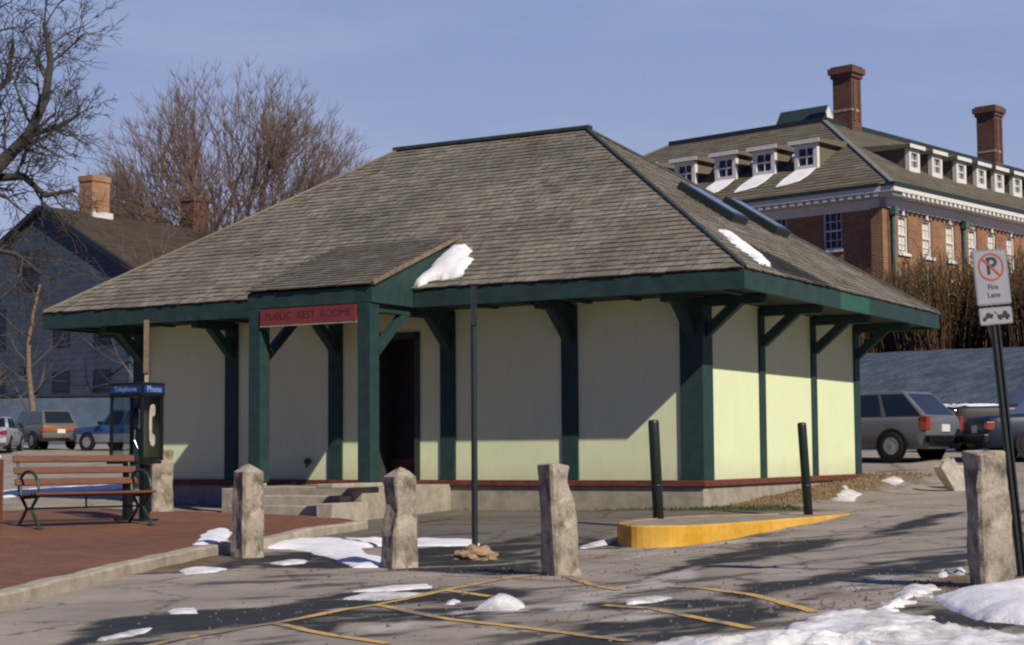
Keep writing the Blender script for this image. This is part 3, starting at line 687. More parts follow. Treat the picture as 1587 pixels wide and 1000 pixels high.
hb = MB(); hb.lathe([(.0, 0), (.03, 0), (.035, .05), (.0, .06)], 10, 'y', (dx1 - .2, wt + .47, 1.05)); hb.build('handle', MAT['chrome'], dob)
fb = MB(); fb.box(dx0, dx0 + .1, wt - .03, wt + .62, 0, dz); fb.box(dx1 - .1, dx1, wt - .03, wt + .62, 0, dz); fb.box(dx0, dx1, wt - .03, wt + .62, dz - .1, dz)
fb.build('door_frame', MAT['soffit'], dep)
kp_ = MB(); kp_.box(dx0 + .1, dx1 - .1, wt + .50, wt + .53, .06, .36); kp_.build('kick_plate', MAT['red'], dep)
# posts and knee braces
pm, bv = MAT['green'], .012
def post(u, v, dirs, w=.30):
    mb = MB(); mb.box(u - w / 2, u + w / 2, v - w / 2, v + w / 2, 0.0, 2.86); p = mb.build('timber_post', pm, dep, bevel=bv)
    for du, dv in dirs:
        b = MB(); a = Vector((u + du * .12, v + dv * .12, 2.26)); e = Vector((u + du * .84, v + dv * .84, 2.86))
        b.bar(a, e, .15, .15); b.bar((u + du * .12, v + dv * .12, 2.80), (u + du * 1.18, v + dv * 1.18, 2.80), .14, .15); b.build('knee_brace', pm, p, bevel=.008)
for k in range(1, 5): post(-L_ * k / 5, .13, [(0, -1)])
for k in (1, 2): post(-.10, W_ * k / 3, [(1, 0)], .24)
post(0 - .17, 0 + .17, [(0, -1), (1, 0)], .40); post(-L_ + .15, .15, [(0, -1), (-1, 0)], .36)
post(-.13, W_ - .13, [(1, 0)], .30)
for k in range(1, 5): post(-L_ * k / 5, W_ - .10, [(0, 1)])
for k in (1, 2): post(-L_ + .10, W_ * k / 3, [(-1, 0)], .24)
# soffit, fascia
mb = MB(); mb.box(x0 + .05, x1 - .05, y0 + .05, y1 - .05, ZB + .045, ZB + .075)
for i in range(16):
    xx = x0 + .5 + i * (x1 - x0 - 1) / 15
    mb.box(xx - .05, xx + .05, y0 + .06, -.15, ZB - .0, ZB + .042)
mb.build('soffit', MAT['soffit'], dep)
ft = .05
for (a, b, c, d_) in ((x0, x1, y0, y0 + ft), (x0, x1, y1 - ft, y1)):
    mb = MB(); mb.box(a, b, c, d_, ZB - .01, ZT - .03); mb.build('fascia', MAT['green'], dep, bevel=.006)
mb = MB(); mb.box(x0, x0 + ft, y0 + ft, y1 - ft, ZB - .01, ZT - .03); mb.build('fascia', MAT['green'], dep, bevel=.006)
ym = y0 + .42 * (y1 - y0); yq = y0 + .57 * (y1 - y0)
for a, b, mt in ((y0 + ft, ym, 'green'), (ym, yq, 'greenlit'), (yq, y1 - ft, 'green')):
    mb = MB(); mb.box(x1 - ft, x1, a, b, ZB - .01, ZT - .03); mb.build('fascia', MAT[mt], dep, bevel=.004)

# shingled slopes: every shingle laid as its own lapped piece
rnd = random.Random(3)
ridge_y = (y0 + y1) / 2; rx0, rx1 = x0 + 4.68, x1 - 5.20
def slope(name, A, B, C_, D_, mat, expo=.155, stain=None, parent=None, seed=1, lift=.018, wmin=.12, wmax=.24):
    """A,B eave corners (left to right seen from outside), C_,D_ top corners right, left"""
    rg = random.Random(seed); A, B, C_, D_ = map(Vector, (A, B, C_, D_))
    nrm = (B - A).cross(D_ - A)
    if nrm.length < 1e-6: nrm = (B - A).cross(C_ - A)
    nrm.normalize(); tx = (B - A).normalized(); up = nrm.cross(tx)
    H = (D_ - A).dot(up); mb = MB(); st = []
    mb.cur = .3; mb.add([A - nrm * .02, B - nrm * .02, C_ - nrm * .02, D_ - nrm * .02], [(0, 1, 2, 3)] if (C_ - D_).length > .01 else [(0, 1, 2)]); st.append(0)
    nc = int(H / expo); expo = H / nc
    xa, xd = 0.0, (D_ - A).dot(tx); xb, xc = (B - A).dot(tx), (C_ - A).dot(tx)
    for k in range(nc):
        s0, s1 = k * expo - (.03 if k == 0 else 0), (k + 1) * expo + .02
        def lim(s): t = min(max(s / H, 0), 1); return xa + (xd - xa) * t, xb + (xc - xb) * t
        l0, r0 = lim(s0); l1, r1 = lim(s1); row = rg.uniform(-.12, .12)
        x = l0 - rg.uniform(0, wmax)
        while x < r0:
            w = rg.uniform(wmin, wmax); xe = x + w - .006
            p0, p1 = max(x, l0), min(xe, r0); q0, q1 = max(x, l1), min(xe, r1)
            if p1 - p0 > .01:
                if q1 - q0 < .005: q0 = q1 = min(max((p0 + p1) / 2, l1), r1)
                lo = lift * rg.uniform(.8, 1.5); dz_ = rg.uniform(-.012, .012)
                P = [A + tx * p0 + up * (s0 + dz_) + nrm * lo, A + tx * p1 + up * (s0 + dz_) + nrm * lo, A + tx * q1 + up * s1 + nrm * .002, A + tx * q0 + up * s1 + nrm * .002]
                P += [P[0] - nrm * lo, P[1] - nrm * lo]
                mb.cur = min(1, max(0, rg.gauss(.5, .22) + row)); mb.add(P, [(0, 1, 2, 3), (4, 5, 1, 0)])
                sv = 0
                if stain:
                    cx_ = A + tx * (p0 + p1) / 2 + up * (s0 + s1) / 2
                    sv = stain(cx_)
                st += [sv, sv]
            x += w
    o = mb.build(name, mat, parent, fixn=False)
    at = o.data.attributes.new('stain', 'FLOAT', 'FACE'); at.data.foreach_set('value', np.array(st, np.float32))
    return o
wetpoly = [(.30, 1.95), (.15, 1.2), (.75, .55), (1.15, .2), (1.22, 1.2), (1.25, 2.75), (.9, 2.55)]
def wet_end(p):
    d = float(sdist(wetpoly, np.array([p.x]), np.array([p.y]))[0]) + rnd.uniform(-.08, .08)
    return min(1, max(0, d * 6 + .4)) * .9
roof = MB(); zt = ZT + .0
roof.box(x0 + .1, x1 - .1, y0 + .1, y1 - .1, ZB + .08, ZB + .1)
rf = slope('roof', (x0, y0, zt), (x1, y0, zt), (rx1, ridge_y, ZR), (rx0, ridge_y, ZR), MAT['shingle'], seed=11, parent=dep)
slope('roof_slope', (x1, y0, zt), (x1, y1, zt), (rx1, ridge_y, ZR), (rx1, ridge_y, ZR), MAT['shingle'], stain=wet_end, seed=12, parent=rf)
slope('roof_slope', (x1, y1, zt), (x0, y1, zt), (rx0, ridge_y, ZR), (rx1, ridge_y, ZR), MAT['shingle'], seed=13, parent=rf)
slope('roof_slope', (x0, y1, zt), (x0, y0, zt), (rx0, ridge_y, ZR), (rx0, ridge_y, ZR), MAT['shingle'], seed=14, parent=rf)
mb = MB(); mb.bar((rx0 - .1, ridge_y, ZR + .04), (rx1 + .1, ridge_y, ZR + .04), .15, .08); mb.build('ridge_cap', MAT['ridge'], rf, bevel=.02)
for e, t in (((x1, y0), rx1), ((x1, y1), rx1), ((x0, y0), rx0), ((x0, y1), rx0)):
    mb = MB(); mb.bar((e[0], e[1], zt + .02), (t, ridge_y, ZR + .03), .075, .045)
    mb.build('hip_cap', MAT['ridge'] if e != (x0, y0) else MAT['shingle'], rf, bevel=.01)
# skylights on the end slope
ks = (ZR - zt) / (ridge_y - y0); kx = (ZR - zt) / (x1 - rx1)
def onend(u, off=0): return zt + (x1 - u) * kx + off
for va, vb in ((3.02, 3.72), (5.08, 5.78)):
    ua, ub = -1.78, -.74; h = .16
    nx_ = Vector((kx, 0, 1)).normalized()
    P = [Vector((u, v, onend(u))) for u, v in ((ub, va), (ub, vb), (ua, vb), (ua, va))]
    mb = MB(); mb.prism(P, nx_ * -.05, nx_ * h); so = mb.build('skylight', MAT['steel'], dep, bevel=.015)
    G = [Vector((u, v, onend(u))) for u, v in ((ub - .07, va + .07), (ub - .07, vb - .07), (ua + .07, vb - .07), (ua + .07, va + .07))]
    mb = MB(); mb.prism(G, nx_ * (h - .02), nx_ * (h + .012)); mb.build('skylight_glass', MAT['skyglass'], so)
# entry porch
px0, px1, pv = -7.08, -4.58, -2.42
prf = MB(); sl = (4.14 - 3.13) / (.2 - pv)
por = slope('porch_roof', (px0 - .02, pv - .03, 3.14), (px1 + .02, pv - .03, 3.14), (px1 + .02, .2, 4.16), (px0 - .02, .2, 4.16), MAT['shingle_dark'], seed=21, parent=dep)
mb = MB(); mb.box(px0, px1, pv, pv + .05, ZB, 3.10); mb.build('porch_fascia', MAT['green'], por, bevel=.006)
for u in (px0, px1 - .05):
    def top(v): return 3.13 + (v - pv) * sl - .03
    poly = [(u, pv + .05, ZB), (u, y0 - .002, ZB), (u, y0 + .02, zt + .03), (u, .12, zt + (.12 - y0) * ks - .02), (u, .19, top(.19)), (u, pv + .05, top(pv + .05))]
    mb = MB(); mb.prism(poly, (0, 0, 0), (.05, 0, 0)); mb.build('porch_cheek', MAT['green'], por)
mb = MB(); mb.bar((px1 + .03, pv - .02, 3.145), (px1 + .03, .2, 4.165), .05, .06); mb.build('rake_board', MAT['barktan'], por)
mb = MB(); mb.box(px0 + .05, px1 - .05, pv + .06, y0 - .01, ZB + .02, ZB + .04); mb.build('porch_soffit', MAT['soffit'], por)
for ua in (px0 + .03, px1 - .28):
    mb = MB(); mb.box(ua, ua + .25, pv + .0, pv + .25, 0.0, ZB - .003); p = mb.build('porch_post', MAT['green'], dep, bevel=.012)
    b = MB(); b.bar((ua + .125, pv + .25, 2.02), (ua + .125, -1.22, 2.80), .13, .13); b.bar((ua + .125, pv + .25, 2.77), (ua + .125, -.05, 2.77), .14, .13); b.build('knee_brace', MAT['green'], p, bevel=.008)
sg = thing('entrance_sign', 'long dark red sign board with faded dark lettering between the porch posts', 'sign', tuple(D((px0 + px1) / 2, pv + .02, 2.685)), TH)
hw = (px1 - px0) / 2 - .29
mb = MB(); mb.box(-hw, hw, -.05, -.015, -.135, .135); mb.build('sign_board', MAT['signred'], sg, bevel=.005)
mb = MB(); mb.box(-hw, hw, -.055, -.01, -.155, -.137); mb.build('sign_edge', MAT['concrete'], sg)
text_mesh('PUBLIC  REST  ROOMS', .172, 'lettering', MAT['signtext'], sg, (0, -.051, .01), (R(90), 0, 0), .0012)
# landing, steps
mb = MB(); mb.box(px0 - .06, px1 - .06, -2.6, -.001, -1.2, -.072); mb.build('landing', MAT['concrete'], dep, bevel=.015)
mb = MB()
for i in range(3): mb.box(px0 + .3, px1 - .25, -2.6 - .33 * (i + 1), -2.6 - .33 * i - .001, -1.2, -.07 - .15 * (i + 1) + .02)
mb.build('steps', MAT['stone_step'], dep, bevel=.018)
for ua, vb in ((px0 - .06, -2.98), (px1 - .25, -3.55)):
    mb = MB(); mb.box(ua, ua + .31, -2.6 if ua < -6 else vb, -2.2, -.072, -.004)
    mb.box(ua, ua + .31, vb, -2.602, -1.2, -.09 if ua < -6 else -.30); mb.build('plinth', MAT['stone_step'], dep, bevel=.015)
mb = MB(); mb.lathe([(.0, 0), (.055, .0), (.06, .05), (.03, .09), (.0, .1)], 12, 'y', (-7.62, wt - .1, .32)); mb.tube([(-7.62, wt - .05, .32), (-7.62, wt - .10, .22)], .02, 8)
mb.build('wall_tap', MAT['steel'], dep)

# snow lying on the depot roof
def roof_snow(name, pts, zf, nrm, label, h=.085):
    nrm = Vector(nrm).normalized()
    xs = [p[0] for p in pts]; ys = [p[1] for p in pts]; st = .04
    X, Y = np.meshgrid(np.arange(min(xs) - .1, max(xs) + .12, st), np.arange(min(ys) - .1, max(ys) + .12, st))
    s = sdist(pts, X, Y) + (fbm(X * 4, Y * 4) - .5) * .20 + (fbm(X * 11, Y * 11, 3) - .5) * .08
    hh = np.where(s > 0, h * (1 - np.exp(-np.maximum(s, 0) * 9)) + .02, -.05) + (fbm(X * 3 + 5, Y * 3) - .5) * .05 * (s > .05)
    Z = np.vectorize(zf)(X, Y)
    P = np.stack([X, Y, Z], -1) + np.array(nrm)[None, None, :] * hh[..., None]
    o = grid_object(name, P[..., 0], P[..., 1], P[..., 2], MAT['snow'], {}, keep=(s > -.02))
    o.location = dep.location; o.rotation_euler = (0, 0, TH); tag(o, label, 'snow'); return o
roof_snow('snow_patch', [(-4.56, -1.2), (-3.72, -1.02), (-3.86, -.55), (-4.25, -.12), (-4.54, -.02)], lambda u, v: zt + (v - y0) * ks + .02, (0, -ks, 1), 'rounded patch of white snow on the front roof against the porch cheek')
roof_snow('snow_patch', [(-.02, .86), (-.06, 1.2), (.45, .9), (.98, .42), (1.03, -.08), (.55, .30)], lambda u, v: zt + (x1 - u) * kx + .02, (kx, 0, 1), 'long narrow strip of white snow on the end roof slope near the corner', .075)

# ------------------------------------------------------------ embankment behind the right-hand cars
def bank():
    d = Vector((.848, -.53, 0)); nrm = Vector((-.53, -.848, 0)); o = Vector((10.57, 51, 0)); rows = []
    ts = np.arange(-17, 26, .5); prof = [(5.6, .2), (4.6, .55), (3.5, 1.2), (2.5, 1.85), (1.5, 2.5), (.5, 3.12), (0, 3.33), (-1.2, 3.45), (-8, 3.7), (-45, 4.2)]
    X = np.zeros((len(prof), len(ts))); Y = X.copy(); Z = X.copy()
    for i, (k, z) in enumerate(prof):
        for j, t in enumerate(ts):
            p = o + d * t + nrm * k; X[i, j], Y[i, j] = p.x, p.y; Z[i, j] = z
    Z = Z + (fbm(X * .8, Y * .8) - .5) * .14
    m, n, l, b = new_mat('embankment_shade')
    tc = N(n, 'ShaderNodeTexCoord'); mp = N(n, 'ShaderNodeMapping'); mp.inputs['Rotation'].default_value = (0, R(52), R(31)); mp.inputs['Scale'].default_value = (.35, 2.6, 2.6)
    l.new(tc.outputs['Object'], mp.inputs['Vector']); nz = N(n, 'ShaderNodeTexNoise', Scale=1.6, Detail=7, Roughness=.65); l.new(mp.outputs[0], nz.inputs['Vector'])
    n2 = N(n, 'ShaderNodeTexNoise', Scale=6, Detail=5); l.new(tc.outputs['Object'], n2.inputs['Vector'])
    c = ramp(n, l, nz.outputs['Fac'], .32, .68, (.022, .034, .054), (.072, .096, .14))  # dark blue-grey and diagonal streaks: tree shade painted into the bank's colour
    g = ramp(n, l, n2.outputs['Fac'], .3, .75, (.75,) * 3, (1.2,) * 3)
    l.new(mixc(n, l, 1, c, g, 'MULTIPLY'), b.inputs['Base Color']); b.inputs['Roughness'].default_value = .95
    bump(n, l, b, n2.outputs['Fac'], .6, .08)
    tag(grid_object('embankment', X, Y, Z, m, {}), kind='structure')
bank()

# ------------------------------------------------------------ large brick building, right
KA = R(48)
bb = thing('brick_building', 'large red brick building with slate hip roof, white cornice and rows of dormers', 'building', (20.05, 90, 0), KA)
# local x = along the sunlit long side, local y = along the shaded short side; ground at z 3.5
hs_root = [None]
HC, SB, HT, LA, LB = 14.55, 9.6, 20.75, 70.0, 31.0
G0 = 2.0
nwin_l = [3.4, 6.95, 10.5, 14.05, 17.6, 21.2, 24.8, 28.2]; nwin_r = [1.65, 4.3, 7.0, 9.7, 12.1, 14.5, 17.0, 19.5, 22.0, 24.6, 27.2, 29.8, 33, 36, 39, 42, 46, 50, 54, 58, 62, 66]
def wall_with_openings(mb, L, ops, z0, z1, put):
    """wall in the plane of put(s, depth, z); openings (s0, s1, za, zb) sorted in columns"""
    cols = sorted(set((o[0], o[1]) for o in ops)); s = 0
    for c0, c1 in cols:
        mb.prism([put(s, 0, z0), put(c0, 0, z0), put(c0, 0, z1), put(s, 0, z1)], (0, 0, 0), put(0, .45, 0) - put(0, 0, 0))
        rows_ = sorted((o[2], o[3]) for o in ops if (o[0], o[1]) == (c0, c1)); z = z0
        for a, b in rows_:
            mb.prism([put(c0, 0, z), put(c1, 0, z), put(c1, 0, a), put(c0, 0, a)], (0, 0, 0), put(0, .45, 0) - put(0, 0, 0)); z = b
        mb.prism([put(c0, 0, z), put(c1, 0, z), put(c1, 0, z1), put(c0, 0, z1)], (0, 0, 0), put(0, .45, 0) - put(0, 0, 0)); s = c1
    mb.prism([put(s, 0, z0), put(L, 0, z0), put(L, 0, z1), put(s, 0, z1)], (0, 0, 0), put(0, .45, 0) - put(0, 0, 0))
putR = lambda s, d, z: Vector((s, d, z)); putL = lambda s, d, z: Vector((d, s, z))
RZ = [(11.1, 13.15), (7.3, 9.6), (3.6, 6.0)]; LZ = [(11.45, 13.5), (7.5, 9.9), (3.6, 6.2)]
opsR = [(a - .55, a + .55, z0, z1) for a in nwin_r for z0, z1 in RZ]; opsL = [(b - .6, b + .6, z0, z1) for b in nwin_l for z0, z1 in LZ]
mb = MB(); wall_with_openings(mb, LA, opsR, G0, HC - .7, putR); mb.build('side_wall', MAT['brick'], bb)
mb = MB(); wall_with_openings(mb, LB, opsL, G0, HC - .7, lambda s, d, z: putL(s, d, z) if True else 0)
mb.build('side_wall', MAT['brick'], bb)
mb = MB(); mb.box(LA - .4, LA, 0, LB, G0, HC - .7); mb.box(0, LA, LB - .4, LB, G0, HC - .7); mb.build('rear_wall', MAT['brick'], bb)
def window(put, s, hw_, z0, z1, lint):
    m_ = MB(); f0 = .10
    def bx(mb, a, b, d0, d1, c, d_): mb.prism([put(a, d0, c), put(b, d0, c), put(b, d0, d_), put(a, d0, d_)], (0, 0, 0), put(0, d1 - d0, 0) - put(0, 0, 0))
    bx(m_, s - hw_, s - hw_ + f0, .10, .30, z0, z1); bx(m_, s + hw_ - f0, s + hw_, .10, .30, z0, z1)
    bx(m_, s - hw_ + f0, s + hw_ - f0, .10, .30, z1 - f0, z1); bx(m_, s - hw_ + f0, s + hw_ - f0, .10, .30, z0, z0 + f0)
    zm = (z0 + z1) / 2; bx(m_, s - hw_ + f0, s + hw_ - f0, .12, .26, zm - .05, zm + .05)
    for k in (-.33, .33): bx(m_, s + k * hw_ - .02, s + k * hw_ + .02, .16, .22, z0 + f0, z1 - f0)
    for k in (.25, .75): bx(m_, s - hw_ + f0, s + hw_ - f0, .165, .215, z0 + (z1 - z0) * k - .02, z0 + (z1 - z0) * k + .02)
    w = m_.build('window', MAT['trim'], bb)
    g_ = MB(); bx(g_, s - hw_ + f0, s + hw_ - f0, .24, .25, z0 + f0, z1 - f0); g_.build('pane', MAT['glass'], w)
    if not lint: g_ = MB(); bx(g_, s - hw_ + f0, s + hw_ - f0, .225, .235, z0 + f0 + .1, z1 - f0 - .12); g_.build('blind', MAT['blind'], w)
    s_ = MB(); bx(s_, s - hw_ - .12, s + hw_ + .12, -.12, .12, z0 - .16, z0 - .003); s_.build('sill', MAT['trim'], w)
    if lint:
        l_ = MB()
        l_.prism([put(s - hw_ - .02, -.04, z1 + .003), put(s + hw_ + .02, -.04, z1 + .003), put(s + hw_ + .34, -.04, z1 + .52), put(s - hw_ - .34, -.04, z1 + .52)], (0, 0, 0), put(0, .06, 0) - put(0, 0, 0))
        l_.build('lintel', MAT['trim'], w)
    else:
        l_ = MB(); l_.prism([put(s - .12, -.06, z1 + .003), put(s + .12, -.06, z1 + .003), put(s + .2, -.06, z1 + .5), put(s - .2, -.06, z1 + .5)], (0, 0, 0), put(0, .08, 0) - put(0, 0, 0))
        l_.build('keystone', MAT['trim'], w)
for a in nwin_r[:13]:
    for z0, z1 in RZ: window(putR, a, .55, z0, z1, False)
for b in nwin_l[:5]:
    for z0, z1 in LZ[:2]: window(putL, b, .6, z0, z1, True)
m_ = MB(); m_.box(-.5, -.003, .02, .72, G0, HC - 1.16); m_.build('corner_pilaster', MAT['brick'], bb)
# cornice: frieze, dentils, projecting top with gutter
for put, Ln, nm in ((putR, LA, 'cornice'), (putL, LB, 'cornice')):
    m_ = MB()
    def bx(mb, a, b, d0, d1, c, d_): mb.prism([put(a, d0, c), put(b, d0, c), put(b, d0, d_), put(a, d0, d_)], (0, 0, 0), put(0, d1 - d0, 0) - put(0, 0, 0))
    e = 0 if put is putR else .001
    k0 = -1.0 if put is putR else .001; kf = -.12 if put is putR else .001
    bx(m_, kf, Ln, -.12, .4, HC - 1.15, HC - .62)
    bx(m_, k0, Ln, -1.0, .0 if put is putR else .4, HC - .42 + e, HC - .14 + e); bx(m_, k0 + (.2 if put is putR else 0), Ln, -.8, .0 if put is putR else .4, HC - .60, HC - .423)
    c = m_.build(nm, MAT['trim'], bb)
    k = .0; t_ = MB()
    while k < min(Ln, 42): bx(t_, k, k + .26, -.96, -.802, HC - .62, HC - .424); k += .52
    t_.build('dentil_course', MAT['trim'], c)
    g_ = MB(); bx(g_, k0 - .08, Ln, -1.08, -.5, HC - .137 + e, HC + .06 + e); g_.build('gutter', MAT['gutter'], c)
# hip roof with flat top
q = -.85; zt_ = HC + .0
A = [(q, q, zt_), (LA - q, q, zt_), (LA - q, LB - q, zt_), (q, LB - q, zt_)]
T_ = [(SB, SB, HT), (LA - SB, SB, HT), (LA - SB, LB - SB, HT), (SB, LB - SB, HT)]
br = slope('roof', A[0], A[1], T_[1], T_[0], MAT['slate'], expo=.45, seed=31, parent=bb, wmin=.5, wmax=1.0, lift=.03)
slope('roof_slope', A[3], A[0], T_[0], T_[3], MAT['slate'], expo=.45, seed=32, parent=br, wmin=.5, wmax=1.0, lift=.03)
m_ = MB(); m_.add([A[1], A[2], T_[2], T_[1]], [(0, 1, 2, 3)]); m_.add([A[2], A[3], T_[3], T_[2]], [(0, 1, 2, 3)]); m_.add(T_, [(0, 1, 2, 3)]); m_.build('roof_slope', MAT['slate'], br)
m_ = MB(); m_.bar((SB, SB, HT + .05), (LA - SB, SB, HT + .05), .4, .35); m_.bar((SB, SB, HT + .051), (SB, LB - SB, HT + .051), .4, .34); m_.build('ridge_cap', MAT['gutter'], br)
for ya, yb in ((q, SB), (LB - q, LB - SB)): m_ = MB(); m_.bar((q, ya, zt_ + .03), (SB, yb, HT + .04), .3, .1); m_.build('hip_cap', MAT['lead'], br)
kr = (HT - zt_) / (SB - q)
def dormer(put, s):
    d0 = 2.35; z0 = zt_ + (d0 - q) * kr - .05; sm = put is putR; zs = z0 + .34; z1 = zs + (1.05 if sm else 1.22); hw_ = .60 if sm else .74
    def bx(mb, a, b, c0, c1, c, d_): mb.prism([put(a, c0, c), put(b, c0, c), put(b, c0, d_), put(a, c0, d_)], (0, 0, 0), put(0, c1 - c0, 0) - put(0, 0, 0))
    dend = (z1 - zt_) / kr + q + .4
    m_ = MB(); bx(m_, s - hw_, s + hw_, d0 + .25, dend, z0 - .3, z1); o = m_.build('dormer', MAT['slate'], bb)
    f = MB(); bx(f, s - hw_ - .02, s - hw_ + .24, d0 - .02, d0 + .248, z0 - .2, z1); bx(f, s + hw_ - .24, s + hw_ + .02, d0 - .02, d0 + .248, z0 - .2, z1)
    bx(f, s - hw_ + .24, s + hw_ - .24, d0 - .02, d0 + .248, z1 - .22, z1); bx(f, s - hw_ + .24, s + hw_ - .24, d0 - .02, d0 + .248, z0 - .2, zs)
    zm = (zs + z1 - .2) / 2; bx(f, s - hw_ + .24, s + hw_ - .24, d0 + .06, d0 + .16, zm - .04, zm + .04)
    bx(f, s - .03, s + .03, d0 + .08, d0 + .14, zs, z1 - .22)
    f.build('dormer_frame', MAT['trim'], o)
    g = MB(); bx(g, s - hw_ + .24, s + hw_ - .24, d0 + .15, d0 + .16, zs, z1 - .22); g.build('dormer_pane', MAT['glass'], o)
    r_ = MB(); a = (z1 + .28 - zt_) / kr + q + .3
    r_.prism([put(s - hw_ - .28, d0 - .22, z1 + .003), put(s - hw_ - .28, d0 - .22, z1 + .2), put(s - hw_ - .28, a, z1 + .42), put(s - hw_ - .28, a, z1 + .003)], (0, 0, 0), put(2 * hw_ + .56, 0, 0) - put(0, 0, 0))
    r_.build('dormer_roof', MAT['slate'], o)
    r_ = MB(); bx(r_, s - hw_ - .30, s + hw_ + .30, d0 - .26, d0 - .222, z1 + .0, z1 + .22); r_.build('dormer_cornice', MAT['trim'], o)
    return s, d0, z0
snow_eaves = MB()
for s in (6.45, 9.3, 12.0, 14.95, 17.9, 20.9):
    dormer(putL, s)
    d0 = 2.3; z = zt_ + (d0 - q) * kr
    zz = lambda d: zt_ + (d - q) * kr + .06
    snow_eaves.prism([putL(s - .5, .75, zz(.75)), putL(s + .15, .45, zz(.45)), putL(s + .75, .3, zz(.3)), putL(s + .85, 1.1, zz(1.1)), putL(s + .65, 2.3, zz(2.3)), putL(s - .7, 2.3, zz(2.3)), putL(s - .72, 1.4, zz(1.4))], (0, 0, 0), (0, 0, .07))
    sh = s + 1.45
    snow_eaves.prism([putL(sh - .75, 4.3, zz(4.3)), putL(sh - .3, 3.65, zz(3.65)), putL(sh + .3, 3.6, zz(3.6)), putL(sh + .62, 4.2, zz(4.2)), putL(sh + .65, 4.9, zz(4.9)), putL(sh - .75, 4.9, zz(4.9))], (0, 0, 0), (0, 0, .28))  # added wedge, stands in for the sunlit eave of the dormer roof
for s in (7.4, 10.1, 13.1, 15.7, 18.1, 20.6, 23.2, 25.8, 28.4, 31, 34, 37): dormer(putR, s)
so = snow_eaves.build('roof_snow', MAT['snow'], None, bevel=.05); so.location = bb.location; so.rotation_euler = (0, 0, KA); tag(so, 'white snow below the dormers of the brick building, with added white wedges between them standing for sunlit dormer eaves', 'snow', kind='stuff')
def chimney(nm, cx_, cy_, wx, wy, z0, z1, mat, parent):
    m_ = MB()
    if parent is hs_root[0]:
        m_.box(cx_ - wx / 2, cx_ + wx / 2, cy_ - wy / 2, cy_ + wy / 2, z0, z1 - .3); m_.box(cx_ - wx / 2 - .05, cx_ + wx / 2 + .05, cy_ - wy / 2 - .05, cy_ + wy / 2 + .05, z1 - .302, z1)
        return m_.build(nm, mat, parent)
    m_.box(cx_ - wx / 2, cx_ + wx / 2, cy_ - wy / 2, cy_ + wy / 2, z0, z1 - .75)
    for k in (-.28, .28): m_.box(cx_ + k * wx - .12, cx_ + k * wx + .12, cy_ - wy / 2 - .08, cy_ - wy / 2 + .01, z0 + 1.6, z1 - 1.0)
    m_.box(cx_ - wx / 2 - .10, cx_ + wx / 2 + .10, cy_ - wy / 2 - .10, cy_ + wy / 2 + .10, z1 - .752, z1 - .5)
    m_.box(cx_ - wx / 2 - .22, cx_ + wx / 2 + .22, cy_ - wy / 2 - .22, cy_ + wy / 2 + .22, z1 - .502, z1 - .12)
    m_.box(cx_ - wx / 2 - .08, cx_ + wx / 2 + .08, cy_ - wy / 2 - .08, cy_ + wy / 2 + .08, z1 - .123, z1)
    o = m_.build(nm, mat, parent)
    if parent is bb: b_ = MB(); b_.box(cx_ - wx / 2 - .03, cx_ + wx / 2 + .03, cy_ - wy / 2 - .03, cy_ + wy / 2 + .03, z0 + 2.2, z0 + 2.36); b_.build('stone_band', MAT['concrete'], o)
    return o
chimney('chimney', 12.5, 9.7, 1.15, 1.35, 19.5, 24.6, MAT['brickdark'], bb)
chimney('chimney', 32.6, 10.0, 1.2, 1.4, 19.5, 25.1, MAT['brickdark'], bb)
# small gabled roof hut on the flat top
m_ = MB(); hz0, hz1 = HT - .2, HT + 2.1
m_.prism([(SB + 3.2, SB + 2.6, hz0), (SB + 6.2, SB + 2.6, hz0), (SB + 4.7, SB + 2.6, hz1)], (0, 0, 0), (0, 3.6, 0)); ho = m_.build('roof_hut', MAT['darkcopper'], bb)
m_ = MB(); m_.prism([(SB + 3.3, SB + 2.53, hz0), (SB + 6.1, SB + 2.53, hz0), (SB + 4.7, SB + 2.53, hz1 - .08)], (0, 0, 0), (0, .06, 0)); m_.build('gable_end', MAT['trim'], ho)
for put, s in ((putR, .35), (putR, 8.35)):
    m_ = MB(); m_.tube([put(s, -.16, HC - 1.1), put(s, -.16, G0)], .11, 8); m_.box(*( (s - .2, s + .2, -.4, -.08, HC - 1.5, HC - 1.1))); m_.build('drainpipe', MAT['drain'], bb)

# ------------------------------------------------------------ blue house and wall, left
hd = Vector((5.9, 9.0, 0)).normalized(); ha = math.atan2(hd.y, hd.x)
hs = thing('gabled_house', 'dark blue gabled house with brown roof and brick chimneys behind the parked cars', 'building', (-24.4, 88, .6), ha)
hs_root[0] = hs
# local x back along the ridge, local y to the left; gable at x = 0
HW, ZE, ZP = 6.4, 9.35, 12.85
m_ = MB(); m_.prism([(0, HW, 0), (0, -HW, 0), (0, -HW, ZE), (0, 0, ZP), (0, HW, ZE)], (0, 0, 0), (20, 0, 0)); m_.build('wall', MAT['house'], hs)
sp_ = (ZP - ZE) / HW; ov = .45
hr = slope('roof', (-.35, -HW - ov, ZE - ov * sp_ + .06), (20.3, -HW - ov, ZE - ov * sp_ + .06), (20.3, 0, ZP + .06), (-.35, 0, ZP + .06), MAT['houseroof'], expo=.3, seed=41, parent=hs, wmin=.4, wmax=.9)
slope('roof_slope', (20.3, HW + ov, ZE - ov * sp_ + .06), (-.35, HW + ov, ZE - ov * sp_ + .06), (-.35, 0, ZP + .06), (20.3, 0, ZP + .06), MAT['houseroof'], expo=.3, seed=42, parent=hr, wmin=.4, wmax=.9)
for sg_ in (-1, 1):
    m_ = MB(); m_.bar((-.2, sg_ * (HW + ov), ZE - ov * sp_ - .05), (-.2, sg_ * .02, ZP - .06), .3, .28); m_.build('rake_board', MAT['housedark'], hs)
